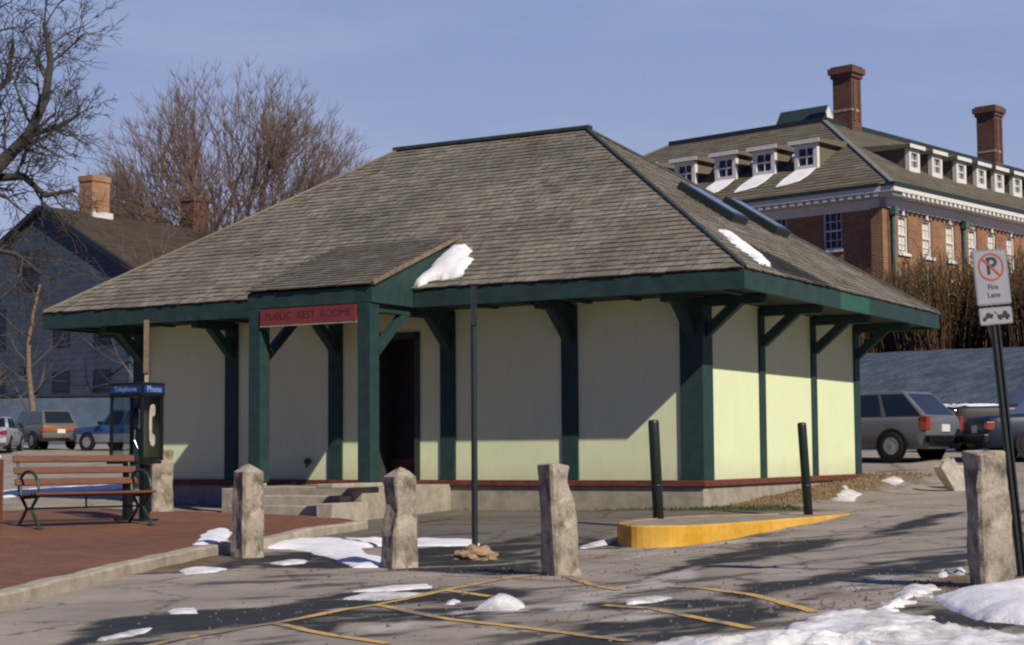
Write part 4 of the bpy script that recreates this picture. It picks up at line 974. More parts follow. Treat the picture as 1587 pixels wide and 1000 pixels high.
for (y, z) in ((3.3, 6.6), (-1.6, 6.6), (3.3, 3.2), (-1.6, 3.2), (.8, 9.6), (-4.6, 6.6), (-4.6, 3.2)):
    m_ = MB(); m_.box(-.06, .0 - .002, y - .62, y + .62, z - 1.05, z + 1.05); w = m_.build('window', MAT['housedark'], hs)
    g = MB(); g.box(-.075, -.058, y - .5, y + .5, z - .93, z - .04); g.box(-.075, -.058, y - .5, y + .5, z + .04, z + .93); g.build('pane', MAT['glass'], w)
c = chimney('chimney', 3.7, .2, 1.25, 1.0, ZP - 1.2, ZP + 2.1, MAT['brickold'], hs)
m_ = MB(); m_.box(3.0, 4.4, -.52, -.335, ZP - .3, ZP + .12); m_.build('chimney_flashing', MAT['trim'], c)
chimney('chimney', 11.2, .0, 1.2, 1.0, ZP - 1.2, ZP + 1.9, MAT['brickdark'], hs)

wl_ = thing('retaining_wall', 'long low blue grey wall behind the parked cars at left', 'wall', (-20, 80, 0), R(-3))
m_ = MB(); m_.box(-22, 14, -.2, .2, -.3, 3.28); m_.build('wall_body', MAT['retain'], wl_)
m_ = MB(); m_.box(-22, 14, -.28, .28, 3.283, 3.42); m_.build('coping', MAT['housedark'], wl_)

# ------------------------------------------------------------ bare trees
def branch_mesh(segs, n_big=7):
    V = []; Fs = []
    for pts, rad, n in segs:
        k = len(V); m = len(pts); prev = None
        for i in range(m):
            d = pts[min(i + 1, m - 1)] - pts[max(i - 1, 0)]; d = d.normalized() if d.length > 1e-9 else Vector((0, 0, 1))
            t = (prev - d * prev.dot(d)) if prev is not None else d.cross(Vector((.3, .9, .2)))
            if t.length < 1e-5: t = d.cross(Vector((1, 0, 0)))
            t.normalize(); prev = t; b = d.cross(t)
            for a in range(n):
                an = 2 * math.pi * a / n; V.append(tuple(pts[i] + (t * math.cos(an) + b * math.sin(an)) * rad[i]))
        for i in range(m - 1):
            for a in range(n): Fs.append((k + i * n + a, k + i * n + (a + 1) % n, k + (i + 1) * n + (a + 1) % n, k + (i + 1) * n + a))
    return V, Fs
def mesh_obj(name, V, Fs, mat, parent):
    me = bpy.data.meshes.new(name); me.from_pydata(V, [], Fs); me.update(); me.polygons.foreach_set('use_smooth', np.ones(len(Fs), bool)); me.materials.append(mat)
    o = bpy.data.objects.new(name, me); col.objects.link(o); o.parent = parent; return o
def rand_unit(rg):
    while True:
        v = Vector((rg.uniform(-1, 1), rg.uniform(-1, 1), rg.uniform(-1, 1)))
        if .1 < v.length < 1: return v.normalized()
def grow(rg, out, p, d, L, r, depth, maxd, P):
    """one limb: a crooked run of short pieces, then its children"""
    ns = 5 if depth < 2 else (4 if depth < maxd else 3); pts = [p.copy()]; rad = [r]; dd = d.copy(); q = p.copy()
    rend = r * (.62 if depth < maxd else .4)
    for i in range(ns):
        dd = (dd + rand_unit(rg) * P['crook'] + Vector((0, 0, P['up'] * (1 if depth > 0 else .2)))).normalized()
        q = q + dd * (L / ns); pts.append(q.copy()); rad.append(r + (rend - r) * (i + 1) / ns)
    out[depth if depth < 3 else 3].append((pts, rad, 7 if depth < 2 else (5 if depth == 2 else 3)))
    if depth >= maxd: return
    nk = P['kids'][min(depth, len(P['kids']) - 1)]
    for k in range(nk):
        t = rg.uniform(P['t0'], 1.0) if k else 1.0
        i = min(ns, max(1, int(t * ns + .5))); pos = pts[i]; base = (pts[i] - pts[i - 1]).normalized()
        ang = R(rg.uniform(*P['ang'])) * (.55 if k == 0 else 1)
        ax_ = base.cross(rand_unit(rg)).normalized(); cd = (Matrix.Rotation(ang, 3, ax_) @ base).normalized()
        grow(rg, out, pos, cd, L * rg.uniform(*P['len']), max(P['rmin'], rad[i] * rg.uniform(*P['rad'])), depth + 1, maxd, P)
def tree(name, label, cat, base, seeds, P, maxd, mt, mc, group=None):
    t = thing(name, label, cat, base, 0, group); rg = random.Random(seeds); out = [[], [], [], []]
    P['start'](rg, out, maxd, P)
    V, Fs = branch_mesh(out[0] + out[1]); mesh_obj('trunk', V, Fs, mt, t)
    V, Fs = branch_mesh(out[2] + out[3]); mesh_obj('crown', V, Fs, mc, t)
    return t
# vase shaped tree behind the depot: many limbs fanning from a short trunk
def start_vase(rg, out, maxd, P):
    F0 = Vector((0, 0, 6.2)); out[0].append(([Vector((0, 0, -1)), Vector((.05, 0, 3.5)), F0, F0 + Vector((.1, 0, 1.6))], [.55, .46, .42, .2], 9))
    def reach(d):
        c = d.z; s_ = math.sqrt(max(0, 1 - c * c)); r = 1 / math.sqrt((max(c, 0) / 16.8) ** 2 + (s_ / 11.4) ** 2)
        return r * (1 + .07 * noise.noise(d * 2.6)) * (1 if c > 0 else .9)
    def jit(d, k): return (d + rand_unit(rg) * k * math.sqrt(rg.random())).normalized()
    def curve(a, b, bend, n, w):
        m_ = a.lerp(b, .5) + Vector((0, 0, bend)); P_ = []
        for i in range(n + 1):
            t = i / n; p = a * (1 - t) ** 2 + m_ * 2 * t * (1 - t) + b * t * t
            if 0 < i < n: p = p + rand_unit(rg) * w
            P_.append(p)
        return P_
    lin = lambda r0, r1, n: [r0 + (r1 - r0) * i / n for i in range(n + 1)]
    for k in range(30):
        az = k * 2.39996; c = 1 - (k + .5) / 30 * 1.02; s_ = math.sqrt(max(0, 1 - c * c)); d = jit(Vector((s_ * math.cos(az), s_ * math.sin(az), c)), .12)
        a = F0 + Vector((0, 0, rg.uniform(-1.6, 1.4))); L1 = curve(a, F0 + d * reach(d) * rg.uniform(.42, .52), .25 * reach(d) * .3, 5, .10)
        out[1].append((L1, lin(.17, .085, 5), 6))
        for j in range(6):
            d2 = jit(d, .52); a2 = L1[-1] if j == 0 else L1[rg.choice((2, 3, 4, 4, 5))]
            L2 = curve(a2, F0 + d2 * reach(d2) * rg.uniform(.66, .80), .25, 4, .07); out[2].append((L2, lin(.065, .036, 4), 4))
            for i in range(13):
                d3 = jit(d2, .30); a3 = L2[-1] if i == 0 else L2[rg.choice((1, 2, 3, 3, 4))]; rr = rg.uniform(.78, .96)
                L3 = curve(a3, F0 + d3 * reach(d3) * rr, .12, 4, .06); out[3].append((L3, lin(.030, .014, 4), 3))
                for q_ in range(14):
                    a4 = L3[rg.choice((1, 2, 3, 3, 4, 4))]; d4 = (d3 + rand_unit(rg) * .75 + Vector((0, 0, .10))).normalized(); l4 = rg.uniform(.4, 1.15)
                    mid = a4 + d4 * l4 * .5 + rand_unit(rg) * .05; d5 = (d4 + rand_unit(rg) * .3 + Vector((0, 0, .12))).normalized()
                    out[3].append(([a4, mid, mid + d5 * l4 * .5], [.012, .010, .007], 3))
tree('bare_tree', 'wide rounded leafless tree with reddish twigs behind the depot roof', 'tree', (-17.1, 105, 2.2), 5,
     dict(start=start_vase, crook=.075, up=.03, kids=[0, 6, 5, 5, 4, 2], t0=.42, ang=(10, 34), len=(.44, .66), rad=(.48, .62), rmin=.011), 6, MAT['twigdark'], MAT['twig'])
# crooked old tree at the left edge
def start_old(rg, out, maxd, P):
    out[0].append(([Vector((0, 0, -.5)), Vector((-.1, 0, 2.5)), Vector((0, .1, 5.0)), Vector((.25, 0, 7.6)), Vector((.5, 0, 9.6))], [.62, .48, .42, .38, .30], 10))
    limbs = [([(.25, 0, 8.0), (1.6, -.2, 9.2), (2.6, -.1, 10.3), (3.1, .1, 11.6), (3.3, 0, 12.9), (3.0, .2, 14.3)], [.30, .25, .2, .16, .12, .08]),
             ([(.3, 0, 8.2), (1.5, .3, 8.9), (2.4, .1, 8.9), (3.2, -.1, 8.2), (4.2, 0, 8.4)], [.2, .16, .13, .10, .06]),
             ([(.4, 0, 9.2), (.9, -.2, 11.2), (.6, 0, 13.0), (1.3, .2, 14.8), (1.0, 0, 16.2)], [.25, .2, .16, .11, .07]),
             ([(.2, 0, 8.8), (-.9, .3, 10.6), (-.6, 0, 12.6), (-1.4, .2, 14.6)], [.25, .2, .15, .09]),
             ([(2.6, -.1, 10.3), (3.6, .3, 10.7), (4.3, .2, 11.1)], [.12, .09, .05]),
             ([(.3, 0, 7.2), (1.2, -.2, 6.4), (2.2, 0, 6.2), (3.0, .1, 5.6)], [.13, .10, .07, .05]),
             ([(.9, -.2, 11.2), (1.9, -.3, 12.2), (2.0, 0, 13.6)], [.13, .10, .06])]
    for pts, rad in limbs:
        pts = [Vector(p) for p in pts]; out[1].append((pts, rad, 8))
        for i in range(1, len(pts)):
            for _ in range(P['per']):
                t = rg.random(); pos = pts[i - 1].lerp(pts[i], t); base = (pts[i] - pts[i - 1]).normalized()
                cd = (Matrix.Rotation(R(rg.uniform(35, 75)), 3, base.cross(rand_unit(rg)).normalized()) @ base).normalized()
                grow(rg, out, pos, cd, rg.uniform(.8, 1.6), max(.03, rad[i] * rg.uniform(.28, .5)), 2, maxd, P)
tree('bare_tree', 'gnarled old leafless tree with thick crooked limbs at the left edge', 'tree', (-19.2, 58, 1.2), 9,
     dict(start=start_old, crook=.26, up=.03, per=4, kids=[0, 3, 4, 4, 3], t0=.25, ang=(25, 60), len=(.5, .75), rad=(.5, .68), rmin=.013), 5, MAT['bark'], MAT['twigdark'])
# slim young trees in front of the blue house
def start_slim(rg, out, maxd, P):
    H = P['H']; pts = [Vector((0, 0, -.3))]; rad = [P['r']]
    for i in range(6): pts.append(pts[-1] + Vector((rg.uniform(-.2, .2), rg.uniform(-.2, .2), H / 6))); rad.append(P['r'] * (1 - .11 * (i + 1)))
    out[0].append((pts, rad, 7))
    for i in range(2, 7):
        for _ in range(P['per']):
            a = rg.uniform(0, 6.28); til = R(rg.uniform(25, 65)); d = Vector((math.sin(til) * math.cos(a), math.sin(til) * math.sin(a), math.cos(til)))
            grow(rg, out, pts[i].lerp(pts[i - 1], rg.random()), d, H * rg.uniform(.18, .3), rad[i] * .5, 2, maxd, P)
for k, (x, y, h, r_, lab, mt, mc) in enumerate(((-19.6, 70, 7.2, .16, 'slim young tree with pale tan trunk in front of the blue house', 'barktan', 'twigdark'),
        (-17.2, 84.5, 9.0, .14, 'leafless reddish brown tree standing against the blue house roof', 'bark', 'twig'),
        (-20.9, 67, 4.2, .11, 'short bushy leafless tree with tan stems at the left edge', 'barktan', 'barktan'))):
    tree('young_tree', lab, 'tree', (x, y, g1(x, y) - .1), 30 + k, dict(start=start_slim, H=h, r=r_, per=3, crook=.2, up=.05, kids=[0, 3, 3, 3], t0=.25, ang=(20, 50), len=(.55, .8), rad=(.5, .7), rmin=.013), 4, MAT[mt], MAT[mc])

# brown leafless shrubs on top of the embankment
def shrub(x, y, z, h, w, seed, label):
    rg = random.Random(seed); V = []; segs = []; segd = []
    for k in range(240):
        a = rg.uniform(0, 6.28); rr = w * math.sqrt(rg.random()); b = Vector((rr * math.cos(a), rr * math.sin(a) * .8, 0))
        lean = Vector((b.x * .25 + rg.uniform(-.35, .35), b.y * .2 + rg.uniform(-.3, .3), h * rg.uniform(.5, 1.0)))
        m1 = b + lean * .5 + Vector((rg.uniform(-.12, .12), rg.uniform(-.12, .12), 0)); r0 = rg.uniform(.014, .03)
        (segs if k % 3 else segd).append(([b, m1, b + lean], [r0, r0 * .75, r0 * .35], 3))
        for j in range(3):
            t = rg.uniform(.3, .95); p = b.lerp(b + lean, t); e = p + Vector((rg.uniform(-.4, .4), rg.uniform(-.4, .4), rg.uniform(.2, .7)))
            segs.append(([p, p.lerp(e, .5) + Vector((0, 0, .05)), e], [r0 * .6, r0 * .5, r0 * .3], 3))
    t = thing('bare_shrub', label, 'shrub', (x, y, z), 0, 'leafless shrubs on top of the embankment')
    V, Fs = branch_mesh(segs); mesh_obj('stems', V, Fs, MAT['shrub'], t)
    V, Fs = branch_mesh(segd); mesh_obj('dark_stems', V, Fs, MAT['shrubb'], t)
SH = [(10.2, 53.6, 1.9, 1.0), (11.7, 53.9, 3.0, 1.3), (13.2, 52.6, 3.3, 1.3), (14.4, 53.4, 3.6, 1.3), (15.6, 51.0, 3.1, 1.2), (16.6, 52.2, 3.6, 1.4), (17.6, 49.6, 3.3, 1.3), (12.6, 56.0, 3.4, 1.4), (9.0, 56, 2.6, 1.3)]
shl = ['low brown leafless shrub just beyond the depot eave corner', 'brown leafless shrub over the grey car roof', 'thick brown leafless shrub left of the parking sign', 'tall brown leafless shrub directly behind the parking sign', 'brown leafless shrub just right of the parking sign',
       'tall brown leafless shrub at the right end of the row', 'brown leafless shrub on the embankment beyond the dark pickup', 'tall brown leafless shrub close under the brick wall corner', 'brown leafless shrub half hidden behind the depot eave']
for k, (x, y, h, w) in enumerate(SH): shrub(x, y, 3.25, h, w, 60 + k, shl[k])

# ------------------------------------------------------------ vehicles
def car(name, label, cat, loc, rz, P, group=None):
    t = thing(name, label, cat, loc, rz, group)
    L, W, zb, zs, r = P['L'], P['W'], P['zb'], P['zbelt'], P['r']; zr_, zh = P['zrear'], P['zhood']
    xwf, xtf, xtr, xwr, zt_ = P['xwf'], P['xtf'], P['xtr'], P['xwr'], P['zroof']
    pa = P['paint']; lower = P.get('lower', pa)
    xs = [-L / 2, -L / 2 + .06, -L / 2 + .25, xwr, (xwr + xwf) / 2, xwf, (xwf + L / 2) / 2 + .1, L / 2 - .3, L / 2 - .08, L / 2]
    xs = sorted(set(round(x, 3) for x in xs))
    def top(x):
        if x < xwr: t_ = (x + L / 2) / max(.01, xwr + L / 2); return zr_ + (zs - zr_) * min(1, t_ * 1.2)
        if x > xwf: t_ = (x - xwf) / (L / 2 - xwf); return zs - .02 + (zh - zs) * t_
        return zs
    rings = []
    for x in xs:
        e = abs(x) / (L / 2); w = W / 2 * (1 - .10 * e ** 8) ; zt = top(x) - (.10 if e > .985 else 0); zb_ = zb + (.10 if e > .985 else 0)
        half = [(w * .86, zb_), (w * .97, zb_ + .10), (w, zb_ + .5 * (zt - zb_)), (w * .985, zt - .16), (w * .95, zt - .04), (w * .86, zt)]
        rings.append([(x, y, z) for y, z in half] + [(x, -y, z) for y, z in half[::-1]])
    m_ = MB(); n = len(rings[0]); v = [p for rg in rings for p in rg]; f = []
    for i in range(len(rings) - 1):
        for k in range(n): f.append((i * n + k, i * n + (k + 1) % n, (i + 1) * n + (k + 1) % n, (i + 1) * n + k))
    f.append(tuple(range(n))[::-1]); f.append(tuple((len(rings) - 1) * n + k for k in range(n)))
    m_.add(v, f)
    body = m_.build('body', pa, t, bevel=.03, smooth=False)
    for p_ in body.data.polygons: p_.use_smooth = True
    if lower is not pa:
        lb = MB()
        for s in (-1, 1): lb.box(-L / 2 + .25, L / 2 - .3, s * W / 2 * .99 - .012, s * W / 2 * .99 + .012, zb + .02, zb + .5 * (zs - zb))
        lb.build('lower_panel', lower, t, bevel=.01)
    wb, wt = W / 2 * .86, W / 2 * .70
    B_ = [(xwr, -wb, zs - .03), (xwf, -wb, zs - .03), (xwf, wb, zs - .03), (xwr, wb, zs - .03)]
    T4 = [(xtr, -wt, zt_), (xtf, -wt, zt_), (xtf, wt, zt_), (xtr, wt, zt_)]
    m_ = MB(); m_.add(B_ + T4, [(0, 3, 2, 1), (4, 5, 6, 7), (0, 1, 5, 4), (1, 2, 6, 5), (2, 3, 7, 6), (3, 0, 4, 7)])
    cab = m_.build('cabin', pa, t, bevel=.05)
    def pane(q, s0, s1, t0, t1):
        a, b, c, d = [Vector(p) for p in q]
        pt = lambda s, tt: (a.lerp(b, s)).lerp(d.lerp(c, s), tt)
        qq = [pt(s0, t0), pt(s1, t0), pt(s1, t1), pt(s0, t1)]; nn = (b - a).cross(d - a).normalized(); cen_ = sum((Vector(p) for p in B_ + T4), Vector()) / 8
        if nn.dot(a - cen_) < 0: nn = -nn
        mm = MB(); mm.prism(qq, nn * -.01, nn * .006); mm.build('window', MAT['glass'], cab)
    for ya in (0, 1):
        qd = (B_[0], B_[1], T4[1], T4[0]) if ya == 0 else (B_[3], B_[2], T4[2], T4[3])
        for s0, s1 in P['side']: pane(qd, s0, s1, .10, .88)
    pane((B_[1], B_[2], T4[2], T4[1]), .06, .94, .08, .92); pane((B_[0], B_[3], T4[3], T4[0]), .08, .92, *P.get('rearwin', (.12, .90)))
    for wx in P['wheels']:
        for s in (-1, 1):
            yw = s * (W / 2 - .10)
            a_ = MB(); a_.lathe([(r + .075, -.012), (r + .075, .0), (r + .05, .006)], 28, 'y', (wx, 0, r)); ao = a_.build('wheel_arch', MAT['black'], t)
            for vv in ao.data.vertices: vv.co.y = s * (W / 2 * 1.003 + vv.co.y)
            w_ = MB(); w_.lathe([(r * .55, -.10), (r * .93, -.10), (r, -.07), (r, .07), (r * .93, .10), (r * .62, .105), (r * .6, .06)], 28, 'y'); w_ = w_.build('wheel', MAT['rubber'], t)
            w_.location = (wx, s * (W / 2 - .075), r)
            h_ = MB(); h_.lathe([(.02, -.02), (r * .60, -.02), (r * .62, .02), (r * .50, .025), (r * .36, -.005 + .02), (r * .2, .03), (.03, .035)], 20, 'y'); h_ = h_.build('rim', MAT['alloy'], w_)
            h_.location = (0, s * .085, 0)
            if s < 0: h_.scale = (1, -1, 1)
    for s in (-1, 1):
        zl = zr_ - .28 if 'zlamp' not in P else P['zlamp']; lh = P.get('lamph', .16)
        m_ = MB(); m_.box(-L / 2 - .02, -L / 2 + .16, s * W / 2 * .93 - .14 * (1 if s > 0 else 0) - .002, s * W / 2 * .93 + .14 * (0 if s > 0 else 1) + .002, zl, zl + lh); tl = m_.build('tail_lamp', MAT['redlens'], t, bevel=.012)
        m_ = MB(); y0_ = s * W / 2 * .93; m_.box(-L / 2 + .0, -L / 2 + .17, min(y0_, y0_ - s * .05) - .001, max(y0_, y0_ + s * .012), zl, zl + lh * .55); m_.build('turn_lamp', MAT['amber'], tl)
        m_ = MB(); m_.box(L / 2 - .14, L / 2 + .015, s * W * .33 - .16, s * W * .33 + .16, zh - .26, zh - .10); m_.build('headlight', MAT['chrome'], t, bevel=.012)
        m_ = MB(); m_.box(xwf - .35, xwf - .22, s * (W / 2 + .08) - .09, s * (W / 2 + .08) + .09, zs + .02, zs + .16); m_.build('mirror', MAT['black'], t, bevel=.02)
        m_ = MB()
        for hx in P.get('handles', ()): m_.box(hx - .09, hx + .09, s * W / 2 * .985 - .02, s * W / 2 * .985 + .02, zs - .20, zs - .16)
        if m_.v: m_.build('door_handle', MAT['black'], t)
    for sx in (-1, 1):
        m_ = MB(); m_.box(sx * (L / 2 + .03) - .07, sx * (L / 2 + .03) + .07, -W / 2 * .94, W / 2 * .94, zb + .12, zb + .30); m_.build('bumper', P.get('bump', MAT['black']), t, bevel=.03)
    m_ = MB(); m_.box(-L / 2 - .025, -L / 2 + .01, -.17, .17, P.get('zplate', zr_ - .30), P.get('zplate', zr_ - .30) + .16); m_.build('licence_plate', MAT['plate'], t)
    if P.get('band'):
        m_ = MB(); m_.box(-L / 2 - .022, -L / 2 + .02, -W / 2 * .86, W / 2 * .86, P['band'][0], P['band'][1]); m_.build('tail_band', P['band'][2], t)
    return t
p_grey = paint('paint_grey', (.115, .118, .125)); p_olive = paint('paint_olive', (.11, .10, .075)); p_white = paint('paint_white', (.36, .37, .42))
p_blue = paint('paint_blue', (.025, .06, .16)); p_navy = paint('paint_navy', (.006, .013, .036), .5, .08); p_maroon = paint('paint_maroon', (.012, .008, .008), .6, .03); p_silver = paint('paint_silver', (.2, .2, .215))
van = dict(L=4.35, W=1.70, zb=.24, zbelt=.95, r=.31, zrear=.93, zhood=.86, xwf=1.15, xtf=.45, xtr=-1.50, xwr=-2.14, zroof=1.53, side=((.03, .30), (.34, .62), (.66, .93)), wheels=(-1.32, 1.28), paint=p_grey, handles=(-.35, .75), zlamp=.66, lamph=.30, zplate=.62)
VX, VY = 8.02, 39.3
v = car('parked_car', 'grey hatchback wagon parked just beyond the right end of the depot', 'car', (VX, VY, g1(VX, VY)), R(90 + 46), van, 'cars parked on the right')
pick = dict(L=5.0, W=1.85, zb=.40, zbelt=1.12, r=.37, zrear=1.10, zhood=1.10, xwf=.75, xtf=.15, xtr=-1.1, xwr=-1.3, zroof=1.80, side=((.08, .50), (.54, .92)), wheels=(-1.5, 1.6), paint=p_maroon, handles=(-.6,))
PXX, PYY = 13.2, 42.6
pk = car('pickup_truck', 'dark maroon pickup with snow on its hood, beyond the parking sign', 'pickup truck', (PXX, PYY, g1(PXX, PYY) + .0), R(186), pick, 'cars parked on the right')
sed = dict(L=4.5, W=1.68, zb=.22, zbelt=.93, r=.30, zrear=.90, zhood=.80, xwf=.95, xtf=.3, xtr=-.85, xwr=-1.35, zroof=1.36, side=((.06, .48), (.52, .92)), wheels=(-1.3, 1.35), paint=p_navy, handles=(-.5, .4), zlamp=.62, lamph=.16, zplate=.55)
NX, NY = 12.35, 37.4
car('parked_car', 'dark navy saloon at the right edge, its trunk behind the sign post', 'car', (NX, NY, g1(NX, NY)), R(4), sed, 'cars parked on the right')
m_ = MB()
hx = np.linspace(1.15, 2.45, 14); hy = np.linspace(-.75, .75, 14); rs = np.random.RandomState(2)
HX, HY = np.meshgrid(hx, hy); e_ = np.minimum(np.minimum(HX - 1.15, 2.45 - HX), np.minimum(HY + .75, .75 - HY)); HZ = 1.08 + np.minimum(.07, e_ * .7 + .0) + (fbm(HX * 4, HY * 4) - .5) * .10
sn = grid_object('hood_snow', HX, HY, HZ, MAT['snow'], {}); sn.location = pk.location; sn.rotation_euler = pk.rotation_euler; tag(sn, 'lumpy white snow lying on the dark pickup hood', 'snow')
suv = dict(L=4.6, W=1.72, zb=.30, zbelt=.98, r=.33, zrear=.96, zhood=.92, xwf=.95, xtf=.4, xtr=-1.75, xwr=-2.2, zroof=1.56, side=((.04, .30), (.34, .60), (.66, .94)), wheels=(-1.4, 1.4), paint=p_olive, handles=(-.4, .7), zlamp=.66, lamph=.22, zplate=.62, band=(.72, .86, MAT['amber']), bump=p_olive)
def atc(px, Y): return ((px - 793.5) / 2636.9 * Y, Y)
x, y = atc(60, 70.5); car('parked_car', 'olive grey estate wagon with orange tail lamps, middle of the three parked at left', 'car', (x, y, g1(x, y)), R(90 + 38), suv, 'cars parked on the left')
bl = dict(suv); bl.update(paint=p_blue, lower=p_silver, band=None, zroof=1.60, L=4.5)
x, y = atc(200, 67.5); car('parked_car', 'bright blue car with silver lower panels seen past the phone booth', 'car', (x, y, g1(x, y)), R(90 + 62), bl, 'cars parked on the left')
wh = dict(sed); wh.update(paint=p_white, band=(.66, .78, MAT['redlens']), bump=p_white, zrear=.95, zlamp=.66)
x, y = atc(-8, 66.5); car('parked_car', 'white saloon with a full width red tail lamp at the left edge', 'car', (x, y, g1(x, y)), R(90 + 8), wh, 'cars parked on the left')

# ------------------------------------------------------------ granite posts
def granite(label, x, y, z, h, w0, w1, rz, cap, seed, lean=(0, 0), rough=.03, name='granite_post', group='rough granite posts along the lot', chips=()):
    rg = random.Random(seed); m_ = MB(); nlev = 26; npp = 32; V = []; Fs = []
    def ringpt(a, w):
        c, s = math.cos(a), math.sin(a); k = 1 / max(abs(c), abs(s)); k = min(k, 1.32); return c * k * w / 2, s * k * w / 2
    hs_ = [-.35 + (h - cap + .35) * i / (nlev - 1) for i in range(nlev)]; ws = [w0 + (w1 - w0) * max(0, (z_) / (h - cap)) for z_ in hs_]
    if cap: hs_ += [h - cap * .55, h - cap * .15, h]; ws += [w1 * .62, w1 * .25, w1 * .04]
    else: hs_ += [h + .01, h + .015]; ws += [w1 * .9, w1 * .1]
    for z_, w in zip(hs_, ws):
        for k in range(npp):
            px, py = ringpt(2 * math.pi * (k + .5) / npp, w); p = Vector((px, py, z_))
            nv = noise.noise(Vector((px * 5 + seed * 7, py * 5, z_ * 3))) * rough * 1.7 + noise.noise(Vector((px * 16 + seed, py * 16, z_ * 12))) * rough * .7
            d = Vector((px, py, 0)); q_ = p + (d.normalized() if d.length > 1e-4 else Vector()) * nv
            for (cx_, cy_, cz_, cr_, dep_) in chips:
                dd = (Vector((px, py, z_)) - Vector((cx_, cy_, cz_))).length
                if dd < cr_: q_ -= d.normalized() * dep_ * (1 - dd / cr_) ; q_.z -= (dep_ * .7 * (1 - dd / cr_) if z_ > h - .15 else 0)
            q_.z += noise.noise(Vector((px * 9, py * 9, seed * 3))) * (rough * .9 if z_ > h - .3 else 0)
            q_.x += lean[0] * z_; q_.y += lean[1] * z_; V.append(q_)
    n = npp; N_ = len(hs_)
    for i in range(N_ - 1):
        for k in range(n): Fs.append((i * n + k, i * n + (k + 1) % n, (i + 1) * n + (k + 1) % n, (i + 1) * n + k))
    Fs.append(tuple((N_ - 1) * n + k for k in range(n)))
    m_.add(V, Fs); o = m_.build(name, MAT['granite'], None, loc=(x, y, z), rz=rz, smooth=False)
    return tag(o, label, 'bollard', group)
granite('granite post with a peaked top standing in snow in front of the porch steps', -3.10, 20.0, gf(-3.1, 20.0), 1.08, .30, .27, R(38), .09, 1, rough=.012)
granite('granite post with a peaked top in front of the dark doorway', -1.235, 18.5, gf(-1.235, 18.5), 1.08, .315, .28, R(32), .10, 2, rough=.012, lean=(.012, 0), chips=((-.19, -.1, .62, .30, .11), (.0, -.2, .15, .2, .04)))
granite('flat topped granite post standing between the thin black pole and the yellow kerb', .47, 16.8, gf(.47, 16.8), 1.07, .30, .265, R(28), .0, 3, rough=.012, lean=(-.055, 0), chips=((.16, -.1, .92, .25, .07),))
granite('stout granite post with a chipped top beside the no parking sign', 3.73, 13.4, gf(3.73, 13.4), 1.05, .275, .265, R(10), .0, 4, rough=.014, lean=(-.03, 0), chips=((-.17, -.15, .98, .22, .07), (-.12, -.2, .66, .14, .035)))
granite('pale granite post behind the phone booth against the depot wall', -5.63, 27.35, g1(-5.63, 27.35) + .14, .93, .34, .33, R(20), .0, 5, rough=.012)
m_ = None
def rock(label, x, y, z, dims, rot, seed, name='granite_block'):
    bm = bmesh.new(); bmesh.ops.create_cube(bm, size=1); bmesh.ops.subdivide_edges(bm, edges=bm.edges, cuts=6, use_grid_fill=True)
    for v_ in bm.verts:
        c = v_.co.copy(); c = Vector([math.copysign(abs(t) ** .9 * .5 ** .1, t) if abs(t) > 1e-6 else 0 for t in c])
        s_ = c * (1 - .10 * max(0, c.length - .55)); nz_ = noise.noise(c * 2.3 + Vector((seed, 0, 0))) * .10 + noise.noise(c * 7 + Vector((seed, 3, 0))) * .04
        s_ = s_ * (1 + nz_); v_.co = Vector((s_.x * dims[0], s_.y * dims[1], s_.z * dims[2]))
    me = bpy.data.meshes.new(name); bm.to_mesh(me); bm.free(); me.materials.append(MAT['palestone']); o = bpy.data.objects.new(name, me); col.objects.link(o)
    o.location = (x, y, z); o.rotation_euler = rot; return tag(o, label, 'stone block')
rock('pale granite block tilted on end beside the road behind the car', 7.95, 30.9, g1(7.95, 30.9) + .22, (.30, .30, .72), (0, R(-32), R(15)), 3)
rock('broad low granite slab lying on the road edge below the pickup', 8.55, 31.8, g1(8.55, 31.8) + .22, (.85, .5, .32), (0, R(6), R(10)), 8)

# ------------------------------------------------------------ steel bollards, poles
def pipe_bollard(label, x, y, z, h, r, lean):
    m_ = MB(); m_.lathe([(r, -.3), (r, h - .04), (r * .96, h - .012), (r * .7, h), (0.001, h + .002)], 20)
    m_.lathe([(r + .006, h * .33), (r + .006, h * .33 + .03)], 20)
    o = m_.build('steel_bollard', MAT['steel'], None, loc=(x, y, z)); o.rotation_euler = (0, lean, 0)
    for i, p_ in enumerate(o.data.polygons): p_.use_smooth = len(p_.vertices) == 4
    return tag(o, label, 'bollard', 'dark steel bollards by the traffic island')
pipe_bollard('dark green steel pipe bollard on the traffic island near the depot corner post', 1.98, 23.35, -.48, 1.36, .075, R(-2.2))
pipe_bollard('dark green steel pipe bollard standing before the depot end wall', 4.20, 24.35, g1(4.2, 24.35) - .02, 1.37, .065, R(-3))
pt = thing('sign_pole', 'thin black metal pole without a visible sign, set in a rubble footing', 'pole', (-.45, 19.9, gf(-.45, 19.9)))
m_ = MB(); m_.tube([(0, 0, -.2), (0, 0, 3.16)], .038, 10); m_.build('pole', MAT['steel'], pt, bevel=.006)
m_ = MB(); m_.box(-.036, .036, -.05, -.039, 2.72, 3.18); m_.box(-.008, .008, -.055, -.05, 2.86, 2.88); m_.box(-.008, .008, -.055, -.05, 3.04, 3.06); m_.build('sign_edge_plate', MAT['steel'], pt)
fo = []
rg = random.Random(4); bm = bmesh.new(); bmesh.ops.create_icosphere(bm, subdivisions=4, radius=1)
for v_ in bm.verts:
    c = v_.co; k = 1 + noise.noise(c * 2.2) * .35 + noise.noise(c * 6) * .18; v_.co = Vector((c.x * .24 * k, c.y * .2 * k, c.z * .13 * k))
